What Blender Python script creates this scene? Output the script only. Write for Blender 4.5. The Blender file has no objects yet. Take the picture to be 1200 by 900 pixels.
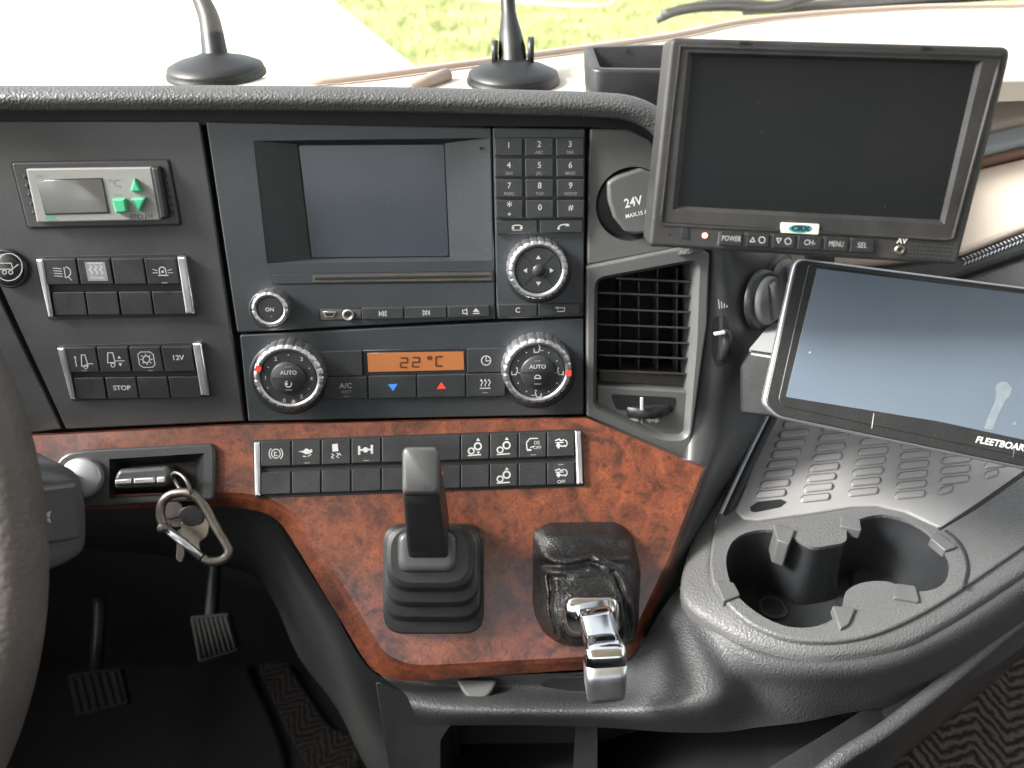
import bpy, math, random
from mathutils import Vector, Matrix, noise
from mathutils.geometry import tessellate_polygon
random.seed(7)
S = bpy.context.scene
COL = S.collection
R = math.radians

# ------------------------------------------------------------------ camera
F = 940.0                       # focal length in photo pixels (1200 wide)
PITCH = R(35)
CAM = Vector((0, 0, 2.55))
cd = bpy.data.cameras.new('camera')
cd.lens = 36 * F / 1200; cd.sensor_width = 36
cd.clip_start = 0.02; cd.clip_end = 2000
cam = bpy.data.objects.new('camera', cd); COL.objects.link(cam)
cam.location = CAM; cam.rotation_euler = (R(90) - PITCH, 0, 0)
cd.dof.use_dof = True; cd.dof.focus_distance = 0.60; cd.dof.aperture_fstop = 8
S.camera = cam
FWD = Vector((0, math.cos(PITCH), -math.sin(PITCH)))
UPV = Vector((0, math.sin(PITCH), math.cos(PITCH)))
RGT = Vector((1, 0, 0))

# ------------------------------------------------------------------ light
w = bpy.data.worlds.new('World'); S.world = w; w.use_nodes = True
nt = w.node_tree; nt.nodes.clear()
sky = nt.nodes.new('ShaderNodeTexSky'); sky.sky_type = 'NISHITA'; sky.sun_disc = False
SUN_EL, SUN_AZ = R(38), R(-100)          # azimuth clockwise from +Y
sky.sun_elevation = SUN_EL; sky.sun_rotation = SUN_AZ
sky.dust_density = 4.0; sky.air_density = 1.0; sky.ozone_density = 1.0
hs = nt.nodes.new('ShaderNodeHueSaturation'); hs.inputs['Saturation'].default_value = 0.25
bg = nt.nodes.new('ShaderNodeBackground'); bg.inputs['Strength'].default_value = 0.15
ow = nt.nodes.new('ShaderNodeOutputWorld')
nt.links.new(sky.outputs[0], hs.inputs['Color']); nt.links.new(hs.outputs[0], bg.inputs['Color'])
nt.links.new(bg.outputs[0], ow.inputs['Surface'])
sl = bpy.data.lights.new('sun', 'SUN'); sl.energy = 2.7; sl.angle = R(14); sl.color = (1, .965, .92)
sun = bpy.data.objects.new('sun', sl); COL.objects.link(sun)
sd = Vector((math.sin(SUN_AZ) * math.cos(SUN_EL), math.cos(SUN_AZ) * math.cos(SUN_EL), math.sin(SUN_EL)))
sun.rotation_euler = sd.to_track_quat('Z', 'Y').to_euler(); sun.location = (-3, 1, 6)
S.view_settings.view_transform = 'Standard'; S.view_settings.look = 'None'
S.view_settings.exposure = 1.9; S.view_settings.gamma = 1

# ------------------------------------------------------------------ geometry helpers
def ray(x, y): return RGT * ((x - 600) / F) + UPV * ((450 - y) / F) + FWD
def P(x, y, d): return CAM + ray(x, y) * d
def V2(a, b): return Vector((a, b))

class Plane:
    """a real surface of the cab: origin, right, up, normal"""
    def __init__(s, o, u, n):
        s.o = Vector(o); s.n = Vector(n).normalized()
        u = Vector(u); s.u = (u - s.n * u.dot(s.n)).normalized(); s.v = s.n.cross(s.u)
    def uv(s, x, y, h=0.0):
        r = ray(x, y); t = (s.n.dot(s.o - CAM) + h) / s.n.dot(r)
        q = CAM + r * t - s.o
        return V2(q.dot(s.u), q.dot(s.v))
    def at(s, a, h=0.0): return s.o + s.u * a[0] + s.v * a[1] + s.n * h
    def hit(s, x, y, h=0.0): return s.at(s.uv(x, y, h), h)
    def scale(s, x, y, h=0.0): return (s.uv(x + 1, y, h) - s.uv(x, y, h)).length
    @staticmethod
    def through(a, b, c):       # top-left, top-right, bottom-left points
        n = (b - a).cross(c - a)
        if n.dot(CAM - a) < 0: n = -n
        return Plane(a, b - a, n)
    def moved(s, h): return Plane(s.o + s.n * h, s.u, s.n)

YAW, TA, TB = R(4.5), R(14), R(38)
def tilted(o, t):
    n = Vector((math.cos(t) * math.sin(YAW), -math.cos(t) * math.cos(YAW), math.sin(t)))
    return Plane(o, (math.cos(YAW), math.sin(YAW), 0), n)
PA = tilted(P(600, 450, .62), TA)                      # upright centre fascia
PB = tilted(PA.hit(600, 489), TB)                      # sloping wood panel below it
PS = Plane(CAM + Vector((0, .5, -.467)), (1, 0, 0), (0, 0, 1))   # console shelf
PT = Plane(CAM + Vector((0, .8, -.200)), (1, 0, 0), (0, 0, 1))   # cream dash top
PG = Plane(Vector((0, 10, 0)), (1, 0, 0), (0, 0, 1))             # ground outside

def offset(poly, d):
    n = len(poly); out = []
    area = sum(poly[i][0] * poly[(i + 1) % n][1] - poly[(i + 1) % n][0] * poly[i][1] for i in range(n))
    sg = 1 if area > 0 else -1
    for i in range(n):
        a, b, c = poly[i - 1], poly[i], poly[(i + 1) % n]
        e1 = (b - a); e2 = (c - b)
        if e1.length < 1e-9 or e2.length < 1e-9: out.append(b.copy()); continue
        e1.normalize(); e2.normalize()
        n1 = V2(-e1[1], e1[0]) * sg; n2 = V2(-e2[1], e2[0]) * sg
        m = n1 + n2
        if m.length < 1e-6: out.append(b + n1 * d); continue
        m.normalize(); k = max(.35, m.dot(n1))
        out.append(b + m * (d / k))
    return out
def rounded(poly, r, seg=5):
    n = len(poly); out = []
    for i in range(n):
        a, b, c = poly[i - 1], poly[i], poly[(i + 1) % n]
        rr = r[i] if isinstance(r, (list, tuple)) else r
        la, lc = (a - b).length, (c - b).length
        rr = min(rr, la * .48, lc * .48)
        if rr < 1e-6: out.append(b.copy()); continue
        p0 = b + (a - b) * (rr / la); p1 = b + (c - b) * (rr / lc)
        for k in range(seg + 1):
            t = k / seg
            out.append(p0 * (1 - t) ** 2 + b * 2 * t * (1 - t) + p1 * t * t)
    return out
def smooth_closed(pts, sub=4):
    n = len(pts); out = []
    for i in range(n):
        p0, p1, p2, p3 = (pts[(i + k - 1) % n] for k in range(4))
        for j in range(sub): out.append(cr(p0, p1, p2, p3, j / sub))
    return out
def smooth_open(pts, sub=6):
    n = len(pts); out = []
    for i in range(n - 1):
        p0 = pts[i - 1] if i else pts[0] * 2 - pts[1]
        p3 = pts[i + 2] if i + 2 < n else pts[-1] * 2 - pts[-2]
        for j in range(sub): out.append(cr(p0, pts[i], pts[i + 1], p3, j / sub))
    out.append(pts[-1].copy()); return out
def cr(p0, p1, p2, p3, t):
    return ((p1 * 2) + (p2 - p0) * t + (p0 * 2 - p1 * 5 + p2 * 4 - p3) * t * t + (p1 * 3 - p0 - p2 * 3 + p3) * t ** 3) * .5

def ccw(o):
    n = len(o); a = sum(o[i][0] * o[(i + 1) % n][1] - o[(i + 1) % n][0] * o[i][1] for i in range(n)); return o if a > 0 else o[::-1]
_fonts = {}
def glyphs(s, bold):
    k = (s, bold)
    if k not in _fonts:
        cu = bpy.data.curves.new('t', 'FONT'); cu.body = s; cu.size = 1; cu.align_x = 'CENTER'; cu.align_y = 'CENTER'
        cu.offset = bold; cu.resolution_u = 3
        ob = bpy.data.objects.new('t', cu); COL.objects.link(ob)
        bpy.context.view_layer.update()
        me = bpy.data.meshes.new_from_object(ob.evaluated_get(bpy.context.evaluated_depsgraph_get()))
        _fonts[k] = ([v.co.copy() for v in me.vertices], [tuple(p.vertices) for p in me.polygons])
        bpy.data.objects.remove(ob); bpy.data.curves.remove(cu); bpy.data.meshes.remove(me)
    return _fonts[k]

class MB:
    def __init__(s): s.v = []; s.f = []; s.m = []; s.sm = []; s.mats = []; s.k = 0
    def mi(s, m):
        if m not in s.mats: s.mats.append(m)
        return s.mats.index(m)
    def add(s, vs, fs, mat, smooth=False):
        o = len(s.v); s.v += [Vector(v) for v in vs]; i = s.mi(mat)
        for f in fs: s.f.append(tuple(o + q for q in f)); s.m.append(i); s.sm.append(smooth)
    def fill(s, pl, loops, h, mat, flip=False):
        tri = tessellate_polygon([[Vector((p[0], p[1], 0)) for p in l] for l in loops])
        pts = [p for l in loops for p in l]
        fs = []
        for t in tri:
            a, b, c = (pts[i] for i in t)
            ar = (b - a).cross(c - a) if hasattr(b - a, 'cross') else 0
            fs.append(t if (ar > 0) != flip else (t[0], t[2], t[1]))
        s.add([pl.at(p, h) for p in pts], fs, mat)
    def walls(s, pl, rings, mat, smooth=True, flip=False):   # rings: list of (outline, h)
        n = len(rings[0][0]); vs = []; fs = []
        for o, h in rings: vs += [pl.at(p, h) for p in o]
        for k in range(len(rings) - 1):
            for i in range(n):
                j = (i + 1) % n; q = (k * n + i, k * n + j, (k + 1) * n + j, (k + 1) * n + i)
                fs.append(q[::-1] if flip else q)
        s.add(vs, fs, mat, smooth)
    def slab_uv(s, pl, o, h0, h1, mat, bev=.0006, holes=(), holedepth=None, seg=3):
        n = len(o); ar = sum(o[i][0] * o[(i + 1) % n][1] - o[(i + 1) % n][0] * o[i][1] for i in range(n))
        if ar < 0: o = o[::-1]
        rings = [(o, h0)]
        if bev > 0:
            for k in range(seg + 1):
                a = k / seg * math.pi / 2
                rings.append((offset(o, bev * (1 - math.cos(a))) if k else o, h1 - bev + bev * math.sin(a)))
        else: rings.append((o, h1))
        s.walls(pl, rings[:2], mat, False)
        if bev > 0: s.walls(pl, rings[1:], mat, True)
        s.fill(pl, [rings[-1][0]] + [list(x) for x in holes], h1, mat)
        for x in holes:
            s.walls(pl, [(x, h1), (x, h0 if holedepth is None else holedepth)], mat, False)
    def slab(s, pl, px, h0, h1, mat, bev=.0006, r=0, holes=(), holedepth=None, seg=3):
        o = [pl.uv(x, y, h1) for x, y in px]
        if r: o = rounded(o, r)
        s.slab_uv(pl, o, h0, h1, mat, bev, holes, holedepth, seg)
    def stroke(s, pl, px, wpx, mat, h=0.0, closed=False):
        s.k += 1; h = h + .00012 + .000004 * (s.k % 12)
        p = [pl.uv(x, y, h) for x, y in px]; wd = wpx * pl.scale(*px[0], h) / 2
        n = len(p); L = []; Rr = []
        for i in range(n):
            if closed: a, c = p[i - 1], p[(i + 1) % n]
            else: a, c = p[max(i - 1, 0)], p[min(i + 1, n - 1)]
            b = p[i]; e1 = (b - a); e2 = (c - b)
            if e1.length < 1e-9: e1 = e2
            if e2.length < 1e-9: e2 = e1
            e1 = e1.normalized(); e2 = e2.normalized()
            n1 = V2(-e1[1], e1[0]); m = (n1 + V2(-e2[1], e2[0]))
            m = n1 if m.length < 1e-6 else m.normalized()
            k = wd / max(.5, m.dot(n1)); L.append(b + m * k); Rr.append(b - m * k)
        vs = [pl.at(q, h) for q in L + Rr]; fs = []
        for i in range(n if closed else n - 1):
            j = (i + 1) % n; fs.append((i, n + i, n + j, j))
        s.add(vs, fs, mat)
    def flat(s, pl, px, mat, h=0.0, r=0):
        s.k += 1; h += .00012 + .000004 * (s.k % 12)
        o = [pl.uv(x, y, h) for x, y in px]
        if r: o = rounded(o, r)
        s.fill(pl, [o], h, mat)
    def text(s, pl, x, y, t, size, mat, h=0.0, rot=0.0, bold=.0, sx=1.0, shear=0.0):
        vs, fs = glyphs(t, bold); h += .00016
        c = pl.uv(x, y, h); k = pl.scale(x, y, h) * size
        # image-right direction on the plane, then rotated
        e = (pl.uv(x + 5, y, h) - c).normalized(); g = (pl.uv(x, y - 5, h) - c).normalized()
        g = (g - e * g.dot(e)).normalized()
        ca, sa = math.cos(rot), math.sin(rot)
        out = []
        for q in vs:
            a, b = q.x * sx + q.y * shear, q.y
            a, b = a * ca - b * sa, a * sa + b * ca
            out.append(pl.at(c + e * (a * k) + g * (b * k), h))
        s.add(out, fs, mat)
    def disc(s, pl, x, y, rpx, mat, h=0.0, seg=24):
        s.flat(pl, [(x + rpx * math.cos(a * 2 * math.pi / seg), y + rpx * math.sin(a * 2 * math.pi / seg)) for a in range(seg)], mat, h)
    def ringline(s, pl, x, y, rpx, wpx, mat, h=0.0, a0=0, a1=360, seg=24):
        full = a1 - a0 >= 360
        n = seg if full else max(3, int(seg * (a1 - a0) / 360) + 1)
        pts = [(x + rpx * math.cos(R(a0 + (a1 - a0) * i / (n if full else n - 1))), y + rpx * math.sin(R(a0 + (a1 - a0) * i / (n if full else n - 1)))) for i in range(n)]
        s.stroke(pl, pts, wpx, mat, h, full)
    def lathe(s, pl, c, prof, mat, seg=48, mod=None, smooth=True):
        vs = []; fs = []
        for k, (r, h) in enumerate(prof):
            for i in range(seg):
                a = 2 * math.pi * i / seg; rr = r * (mod(i, k) if mod else 1)
                vs.append(pl.at(c + V2(math.cos(a) * rr, math.sin(a) * rr), h))
        for k in range(len(prof) - 1):
            for i in range(seg):
                j = (i + 1) % seg; fs.append((k * seg + i, k * seg + j, (k + 1) * seg + j, (k + 1) * seg + i))
        if prof[-1][0] > 1e-5: fs.append(tuple((len(prof) - 1) * seg + i for i in range(seg)))
        s.add(vs, fs, mat, smooth)
    def loft(s, grid, mat, sub=4, smooth=True, disp=None):
        rows = [smooth_open(r, sub) for r in grid]
        m = len(rows[0]); cols = [smooth_open([r[i] for r in rows], sub) for i in range(m)]
        n = len(cols[0]); vs = []; fs = []
        for i in range(m):
            for j in range(n): vs.append(cols[i][j])
        for i in range(m - 1):
            for j in range(n - 1): fs.append((i * n + j, i * n + j + 1, (i + 1) * n + j + 1, (i + 1) * n + j))
        if disp: vs = [disp(v) for v in vs]
        s.add(vs, fs, mat, smooth)
    def sections(s, secs, mat, smooth=True, cap=True):      # list of equal-length closed 3d loops
        n = len(secs[0]); vs = [p for q in secs for p in q]; fs = []
        for k in range(len(secs) - 1):
            for i in range(n):
                j = (i + 1) % n; fs.append((k * n + i, k * n + j, (k + 1) * n + j, (k + 1) * n + i))
        if cap: fs.append(tuple(range(n - 1, -1, -1))); fs.append(tuple((len(secs) - 1) * n + i for i in range(n)))
        s.add(vs, fs, mat, smooth)
    def tube(s, pts, r, mat, seg=12, closed=False, sub=0, flat=1.0, nrm=None, cap=True):
        pts = [Vector(p) for p in pts]
        if sub: pts = smooth_closed(pts, sub) if closed else smooth_open(pts, sub)
        n = len(pts); rings = []; ref = nrm
        for i in range(n):
            a = pts[i - 1] if (i or closed) else pts[0]; b = pts[(i + 1) % n] if (i < n - 1 or closed) else pts[-1]
            t = (b - a).normalized()
            if ref is None: ref = t.orthogonal()
            e1 = (ref - t * ref.dot(t)).normalized()
            if nrm is None: ref = e1
            e2 = t.cross(e1)
            if callable(r): rr = r(i / (n - 1))
            else: rr = r
            rings.append([pts[i] + e1 * (math.cos(2 * math.pi * k / seg) * rr * flat) + e2 * (math.sin(2 * math.pi * k / seg) * rr) for k in range(seg)])
        if closed: rings.append(rings[0]); cap = False
        s.sections(rings, mat, True, cap)
    def build(s, name, parent=None, origin=None):
        me = bpy.data.meshes.new(name)
        if parent is not None:
            o = parent.get('_w'); o = Vector(o)
        else: o = Vector(origin) if origin is not None else sum(s.v, Vector()) / len(s.v)
        me.from_pydata([v - o for v in s.v], [], s.f)
        for m in s.mats: me.materials.append(m)
        me.polygons.foreach_set('material_index', s.m); me.polygons.foreach_set('use_smooth', s.sm)
        me.update()
        ob = bpy.data.objects.new(name, me); COL.objects.link(ob)
        if parent is not None:
            ob.parent = parent; ob['_w'] = o
        else: ob.location = o; ob['_w'] = o
        return ob
def tag(o, label=None, cat=None, group=None, kind=None):
    if label: o['label'] = label
    if cat: o['category'] = cat
    if group: o['group'] = group
    if kind: o['kind'] = kind
    return o
def thing(name, loc, label, cat, group=None):
    o = bpy.data.objects.new(name, None); COL.objects.link(o); o.location = loc; o['_w'] = Vector(loc)
    o.empty_display_size = .02
    return tag(o, label, cat, group)
def one(name, fn, parent=None):
    m = MB(); fn(m); return m.build(name, parent)
def lerp(a, b, t): return a + (b - a) * t

# ------------------------------------------------------------------ materials
def mat(name, col, rough=.5, metal=0, spec=.5, coat=0, bump=None, var=0, varscale=30, emit=None, dust=0, coatrough=.05):
    m = bpy.data.materials.new(name); m.use_nodes = True; t = m.node_tree; b = t.nodes['Principled BSDF']
    c4 = tuple(col) + (1,)
    b.inputs['Base Color'].default_value = c4; b.inputs['Roughness'].default_value = rough
    b.inputs['Metallic'].default_value = metal; b.inputs['Specular IOR Level'].default_value = spec
    b.inputs['Coat Weight'].default_value = coat; b.inputs['Coat Roughness'].default_value = coatrough
    tc = t.nodes.new('ShaderNodeTexCoord')
    if var or dust:
        n = t.nodes.new('ShaderNodeTexNoise'); n.inputs['Scale'].default_value = varscale; n.inputs['Detail'].default_value = 6
        n.inputs['Roughness'].default_value = .65
        t.links.new(tc.outputs['Object'], n.inputs['Vector'])
        mx = t.nodes.new('ShaderNodeMix'); mx.data_type = 'RGBA'
        v = max(var, dust)
        mx.inputs[6].default_value = tuple(x * (1 - v * .6) for x in col) + (1,)
        mx.inputs[7].default_value = tuple(min(1, x * (1 + v) + dust * .05) for x in col) + (1,)
        mr = t.nodes.new('ShaderNodeMapRange'); mr.inputs[1].default_value = .22; mr.inputs[2].default_value = .78
        t.links.new(n.outputs[0], mr.inputs[0]); t.links.new(mr.outputs[0], mx.inputs[0])
        ns = t.nodes.new('ShaderNodeTexNoise'); ns.inputs['Scale'].default_value = 1100; ns.inputs['Detail'].default_value = 2
        t.links.new(tc.outputs['Object'], ns.inputs['Vector'])
        ms = t.nodes.new('ShaderNodeMapRange'); ms.inputs[1].default_value = .60; ms.inputs[2].default_value = .78; ms.inputs[4].default_value = .32
        t.links.new(ns.outputs[0], ms.inputs[0])
        m4 = t.nodes.new('ShaderNodeMix'); m4.data_type = 'RGBA'; m4.inputs[7].default_value = (.19, .18, .165, 1)
        t.links.new(ms.outputs[0], m4.inputs[0]); t.links.new(mx.outputs[2], m4.inputs[6]); t.links.new((m4 if max(col) < .2 and metal == 0 else mx).outputs[2], b.inputs['Base Color'])
        m2 = t.nodes.new('ShaderNodeMapRange'); m2.inputs[1].default_value = .15; m2.inputs[2].default_value = .85
        m2.inputs[3].default_value = max(0, rough - .1); m2.inputs[4].default_value = min(1, rough + .12)
        t.links.new(n.outputs[0], m2.inputs[0]); t.links.new(m2.outputs[0], b.inputs['Roughness'])
    if bump:
        kind, sc, st = bump
        if kind == 'grain':
            n = t.nodes.new('ShaderNodeTexVoronoi'); n.inputs['Scale'].default_value = sc; n.feature = 'SMOOTH_F1'
            out = n.outputs['Distance']
            n2 = t.nodes.new('ShaderNodeTexNoise'); n2.inputs['Scale'].default_value = sc * .6; n2.inputs['Detail'].default_value = 2
            va = t.nodes.new('ShaderNodeVectorMath'); va.operation = 'MULTIPLY_ADD'; va.inputs[1].default_value = (.0018,) * 3
            t.links.new(tc.outputs['Object'], n2.inputs['Vector']); t.links.new(n2.outputs['Color'], va.inputs[0])
            t.links.new(tc.outputs['Object'], va.inputs[2]); t.links.new(va.outputs[0], n.inputs['Vector'])
        else:
            n = t.nodes.new('ShaderNodeTexNoise'); n.inputs['Scale'].default_value = sc; n.inputs['Detail'].default_value = 3
            out = n.outputs[0]; t.links.new(tc.outputs['Object'], n.inputs['Vector'])
        bp = t.nodes.new('ShaderNodeBump'); bp.inputs['Strength'].default_value = st; bp.inputs['Distance'].default_value = .0006
        t.links.new(out, bp.inputs['Height']); t.links.new(bp.outputs[0], b.inputs['Normal'])
    if emit:
        b.inputs['Emission Color'].default_value = tuple(emit[0]) + (1,); b.inputs['Emission Strength'].default_value = emit[1]
    return m
M = {}
M['fascia'] = mat('fascia_plastic', (.042, .044, .045), .33, bump=('noise', 2600, .10), var=.22, varscale=14)
M['radio'] = mat('radio_plastic', (.032, .038, .042), .35, bump=('noise', 3000, .08), var=.15, varscale=18)
M['key'] = mat('key_plastic', (.024, .027, .029), .42, bump=('noise', 3000, .08), var=.3, varscale=60)
M['switch'] = mat('switch_plastic', (.020, .022, .024), .34, bump=('noise', 3000, .08), var=.35, varscale=70)
M['vent'] = mat('vent_plastic', (.090, .094, .092), .42, bump=('noise', 2400, .15), var=.18, varscale=16)
M['pad'] = mat('padded_vinyl', (.062, .063, .063), .5, bump=('grain', 620, 1.0), var=.15, varscale=25)
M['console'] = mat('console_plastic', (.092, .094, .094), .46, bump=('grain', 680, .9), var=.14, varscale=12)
M['consoledark'] = mat('console_shaded_plastic', (.042, .044, .046), .5, bump=('grain', 680, .9), var=.15, varscale=12)  # darker copy of the console plastic; front shading put into its colour
M['grille'] = mat('grille_plastic', (.22, .22, .215), .46, bump=('noise', 2400, .15), var=.12, varscale=18)
M['tab'] = mat('clip_plastic', (.080, .082, .082), .42, var=.2, varscale=60)
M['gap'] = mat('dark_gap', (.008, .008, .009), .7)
M['cup'] = mat('cup_holder_plastic', (.017, .019, .021), .42, bump=('noise', 1500, .15), var=.4, varscale=25)
M['black'] = mat('black_plastic', (.016, .017, .018), .4, bump=('noise', 2400, .1), var=.25, varscale=40)
M['dusty'] = mat('dusty_black_plastic', (.019, .019, .0185), .48, bump=('noise', 1800, .15), dust=.4, varscale=35)
M['dirt'] = mat('dusty_vent_plastic', (.05, .045, .037), .8, bump=('noise', 900, .4), var=.6, varscale=80)
M['white'] = mat('white_print', (.40, .40, .39), .6, var=.3, varscale=300)
M['brightwhite'] = mat('fresh_white_print', (.66, .66, .65), .6)
M['dimprint'] = mat('worn_print', (.20, .205, .205), .6)
M['chrome'] = mat('chrome', (.78, .79, .80), .09, 1, var=.08, varscale=60)
M['satin'] = mat('satin_silver', (.66, .67, .68), .36, 1, var=.12, varscale=50)
M['silver'] = mat('silver_paint', (.42, .43, .44), .36, .7)
M['steel'] = mat('worn_steel', (.19, .175, .155), .42, 1, bump=('noise', 500, .3), var=.4, varscale=90)
M['brass'] = mat('key_metal', (.30, .27, .22), .4, 1, var=.3, varscale=90)
M['rubber'] = mat('ribbed_rubber', (.018, .0185, .019), .34, bump=('noise', 1500, .1), var=.3, varscale=25)
M['knob'] = mat('grip_plastic', (.062, .064, .065), .30, bump=('noise', 1500, .25), var=.2, varscale=40)
M['leather'] = mat('black_leather', (.013, .013, .013), .27, bump=('grain', 800, .8), var=.3, varscale=30)
def wrinkle(m):
    t = m.node_tree; b = t.nodes['Principled BSDF']; old = b.inputs['Normal'].links[0].from_socket; tc = t.nodes.new('ShaderNodeTexCoord')
    n = t.nodes.new('ShaderNodeTexNoise'); n.noise_type = 'RIDGED_MULTIFRACTAL'; n.inputs['Scale'].default_value = 60; n.inputs['Detail'].default_value = 4; n.inputs['Distortion'].default_value = .8
    mp = t.nodes.new('ShaderNodeMapping'); mp.inputs['Scale'].default_value = (.6, 1.6, 1.6); mp.inputs['Rotation'].default_value = (0, .5, .3)
    t.links.new(tc.outputs['Object'], mp.inputs[0]); t.links.new(mp.outputs[0], n.inputs['Vector'])
    bp = t.nodes.new('ShaderNodeBump'); bp.inputs['Strength'].default_value = .45; bp.inputs['Distance'].default_value = .0008
    t.links.new(n.outputs[0], bp.inputs['Height']); t.links.new(old, bp.inputs['Normal']); t.links.new(bp.outputs[0], b.inputs['Normal'])
wrinkle(M['leather'])
M['wheel'] = mat('wheel_leather', (.090, .080, .071), .55, bump=('grain', 330, .7), var=.3, varscale=22)
M['pod'] = mat('stalk_plastic', (.085, .087, .088), .30, bump=('noise', 1500, .1))
M['tbody'] = mat('thermostat_grey', (.24, .245, .235), .5, bump=('noise', 2000, .1))
M['green'] = mat('green_rubber_button', (.05, .40, .20), .5)
M['lcd'] = mat('reflective_display', (.24, .24, .23), .14, .6, .9, coat=1)
M['orange'] = mat('orange_backlit_display', (.24, .092, .034), .4, emit=((.80, .25, .05), .06), coat=.3)
M['lcdink'] = mat('display_ink', (.035, .012, .006), .5)
M['red'] = mat('red_print', (.75, .06, .04), .5)
M['blue'] = mat('blue_print', (.05, .25, .8), .5)
M['led'] = mat('red_led', (.8, .2, .15), .4, emit=((1, .22, .12), 2.2))
M['cream'] = mat('cream_vinyl', (.56, .49, .41), .6, bump=('grain', 600, .3), var=.05)
M['brown'] = mat('brown_trim', (.26, .15, .11), .6)
M['palebrown'] = mat('faded_rubber_seal', (.40, .32, .27), .6)
M['bluegrey'] = mat('pale_grey_trim', (.42, .46, .50), .5)
M['badge'] = mat('badge_cream', (.72, .70, .60), .4)
M['teal'] = mat('badge_teal', (.02, .28, .30), .4)
M['outside_steel'] = mat('wiper_black', (.03, .03, .03), .5)
M['road'] = mat('pale_concrete', (.50, .49, .47), .9, var=.15, varscale=1.2)
M['kerb'] = mat('kerb_concrete', (.52, .50, .47), .9, var=.2, varscale=3)
M['cable'] = mat('white_cable', (.75, .74, .72), .5)
M['rubbermat'] = mat('rubber_mat', (.006, .006, .006), .6, bump=('noise', 300, .3), dust=.1, varscale=9)  # base darkened to carry the shade of the footwell
M['pedal'] = mat('pedal_rubber', (.004, .0038, .0035), .9, var=.4, varscale=60)  # nearly black, the shade on the pedals put into the colour
M['footwell'] = mat('footwell_shaded_plastic', (.008, .0085, .009), .6, var=.3, varscale=8)  # plastic under the dash, with its deep shade painted in
M['cabdark'] = mat('cab_lower_lining', (.05, .05, .052), .8)
M['cabgrey'] = mat('cab_lining', (.30, .29, .28), .8)
M['glossblack'] = mat('gloss_black_plastic', (.008, .008, .008), .42)
M['littop'] = mat('painted_light_top', (.27, .275, .275), .5)  # top of the black block, caught light put into its colour

def screen_mat(name, c1, c2, rough, spec=.6, coat=.3):
    m = mat(name, c1, rough, 0, spec, coat=coat, coatrough=.1); t = m.node_tree; b = t.nodes['Principled BSDF']
    tc = t.nodes.new('ShaderNodeTexCoord'); n = t.nodes.new('ShaderNodeTexNoise'); n.inputs['Scale'].default_value = 9
    n.inputs['Detail'].default_value = 5
    t.links.new(tc.outputs['Object'], n.inputs['Vector'])
    mx = t.nodes.new('ShaderNodeMix'); mx.data_type = 'RGBA'; mx.inputs[6].default_value = tuple(c1) + (1,); mx.inputs[7].default_value = tuple(c2) + (1,)
    mr = t.nodes.new('ShaderNodeMapRange'); mr.inputs[1].default_value = .35; mr.inputs[2].default_value = .65
    t.links.new(n.outputs[0], mr.inputs[0]); t.links.new(mr.outputs[0], mx.inputs[0])
    # dust specks
    v = t.nodes.new('ShaderNodeTexVoronoi'); v.inputs['Scale'].default_value = 130; t.links.new(tc.outputs['Object'], v.inputs['Vector'])
    lt = t.nodes.new('ShaderNodeMath'); lt.operation = 'LESS_THAN'; lt.inputs[1].default_value = .045
    t.links.new(v.outputs['Distance'], lt.inputs[0])
    m3 = t.nodes.new('ShaderNodeMix'); m3.data_type = 'RGBA'; m3.inputs[7].default_value = (.22, .21, .19, 1)
    sc = t.nodes.new('ShaderNodeMath'); sc.operation = 'MULTIPLY'; sc.inputs[1].default_value = .5
    t.links.new(lt.outputs[0], sc.inputs[0]); t.links.new(sc.outputs[0], m3.inputs[0]); t.links.new(mx.outputs[2], m3.inputs[6])
    t.links.new(m3.outputs[2], b.inputs['Base Color'])
    return m
M['radioscreen'] = screen_mat('radio_display_glass', (.034, .043, .056), (.044, .053, .066), .26, .6, .35)
M['monscreen'] = screen_mat('monitor_glass', (.006, .008, .008), (.010, .010, .009), .24, .16, .05)
M['tabscreen'] = screen_mat('tablet_sky_reflection', (.105, .135, .170), (.12, .148, .182), .62, .12, .0)  # blue-grey of the reflected sky painted as base colour
M['smear'] = mat('dried_smear', (.165, .195, .22), .6, var=.3, varscale=200)

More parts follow.
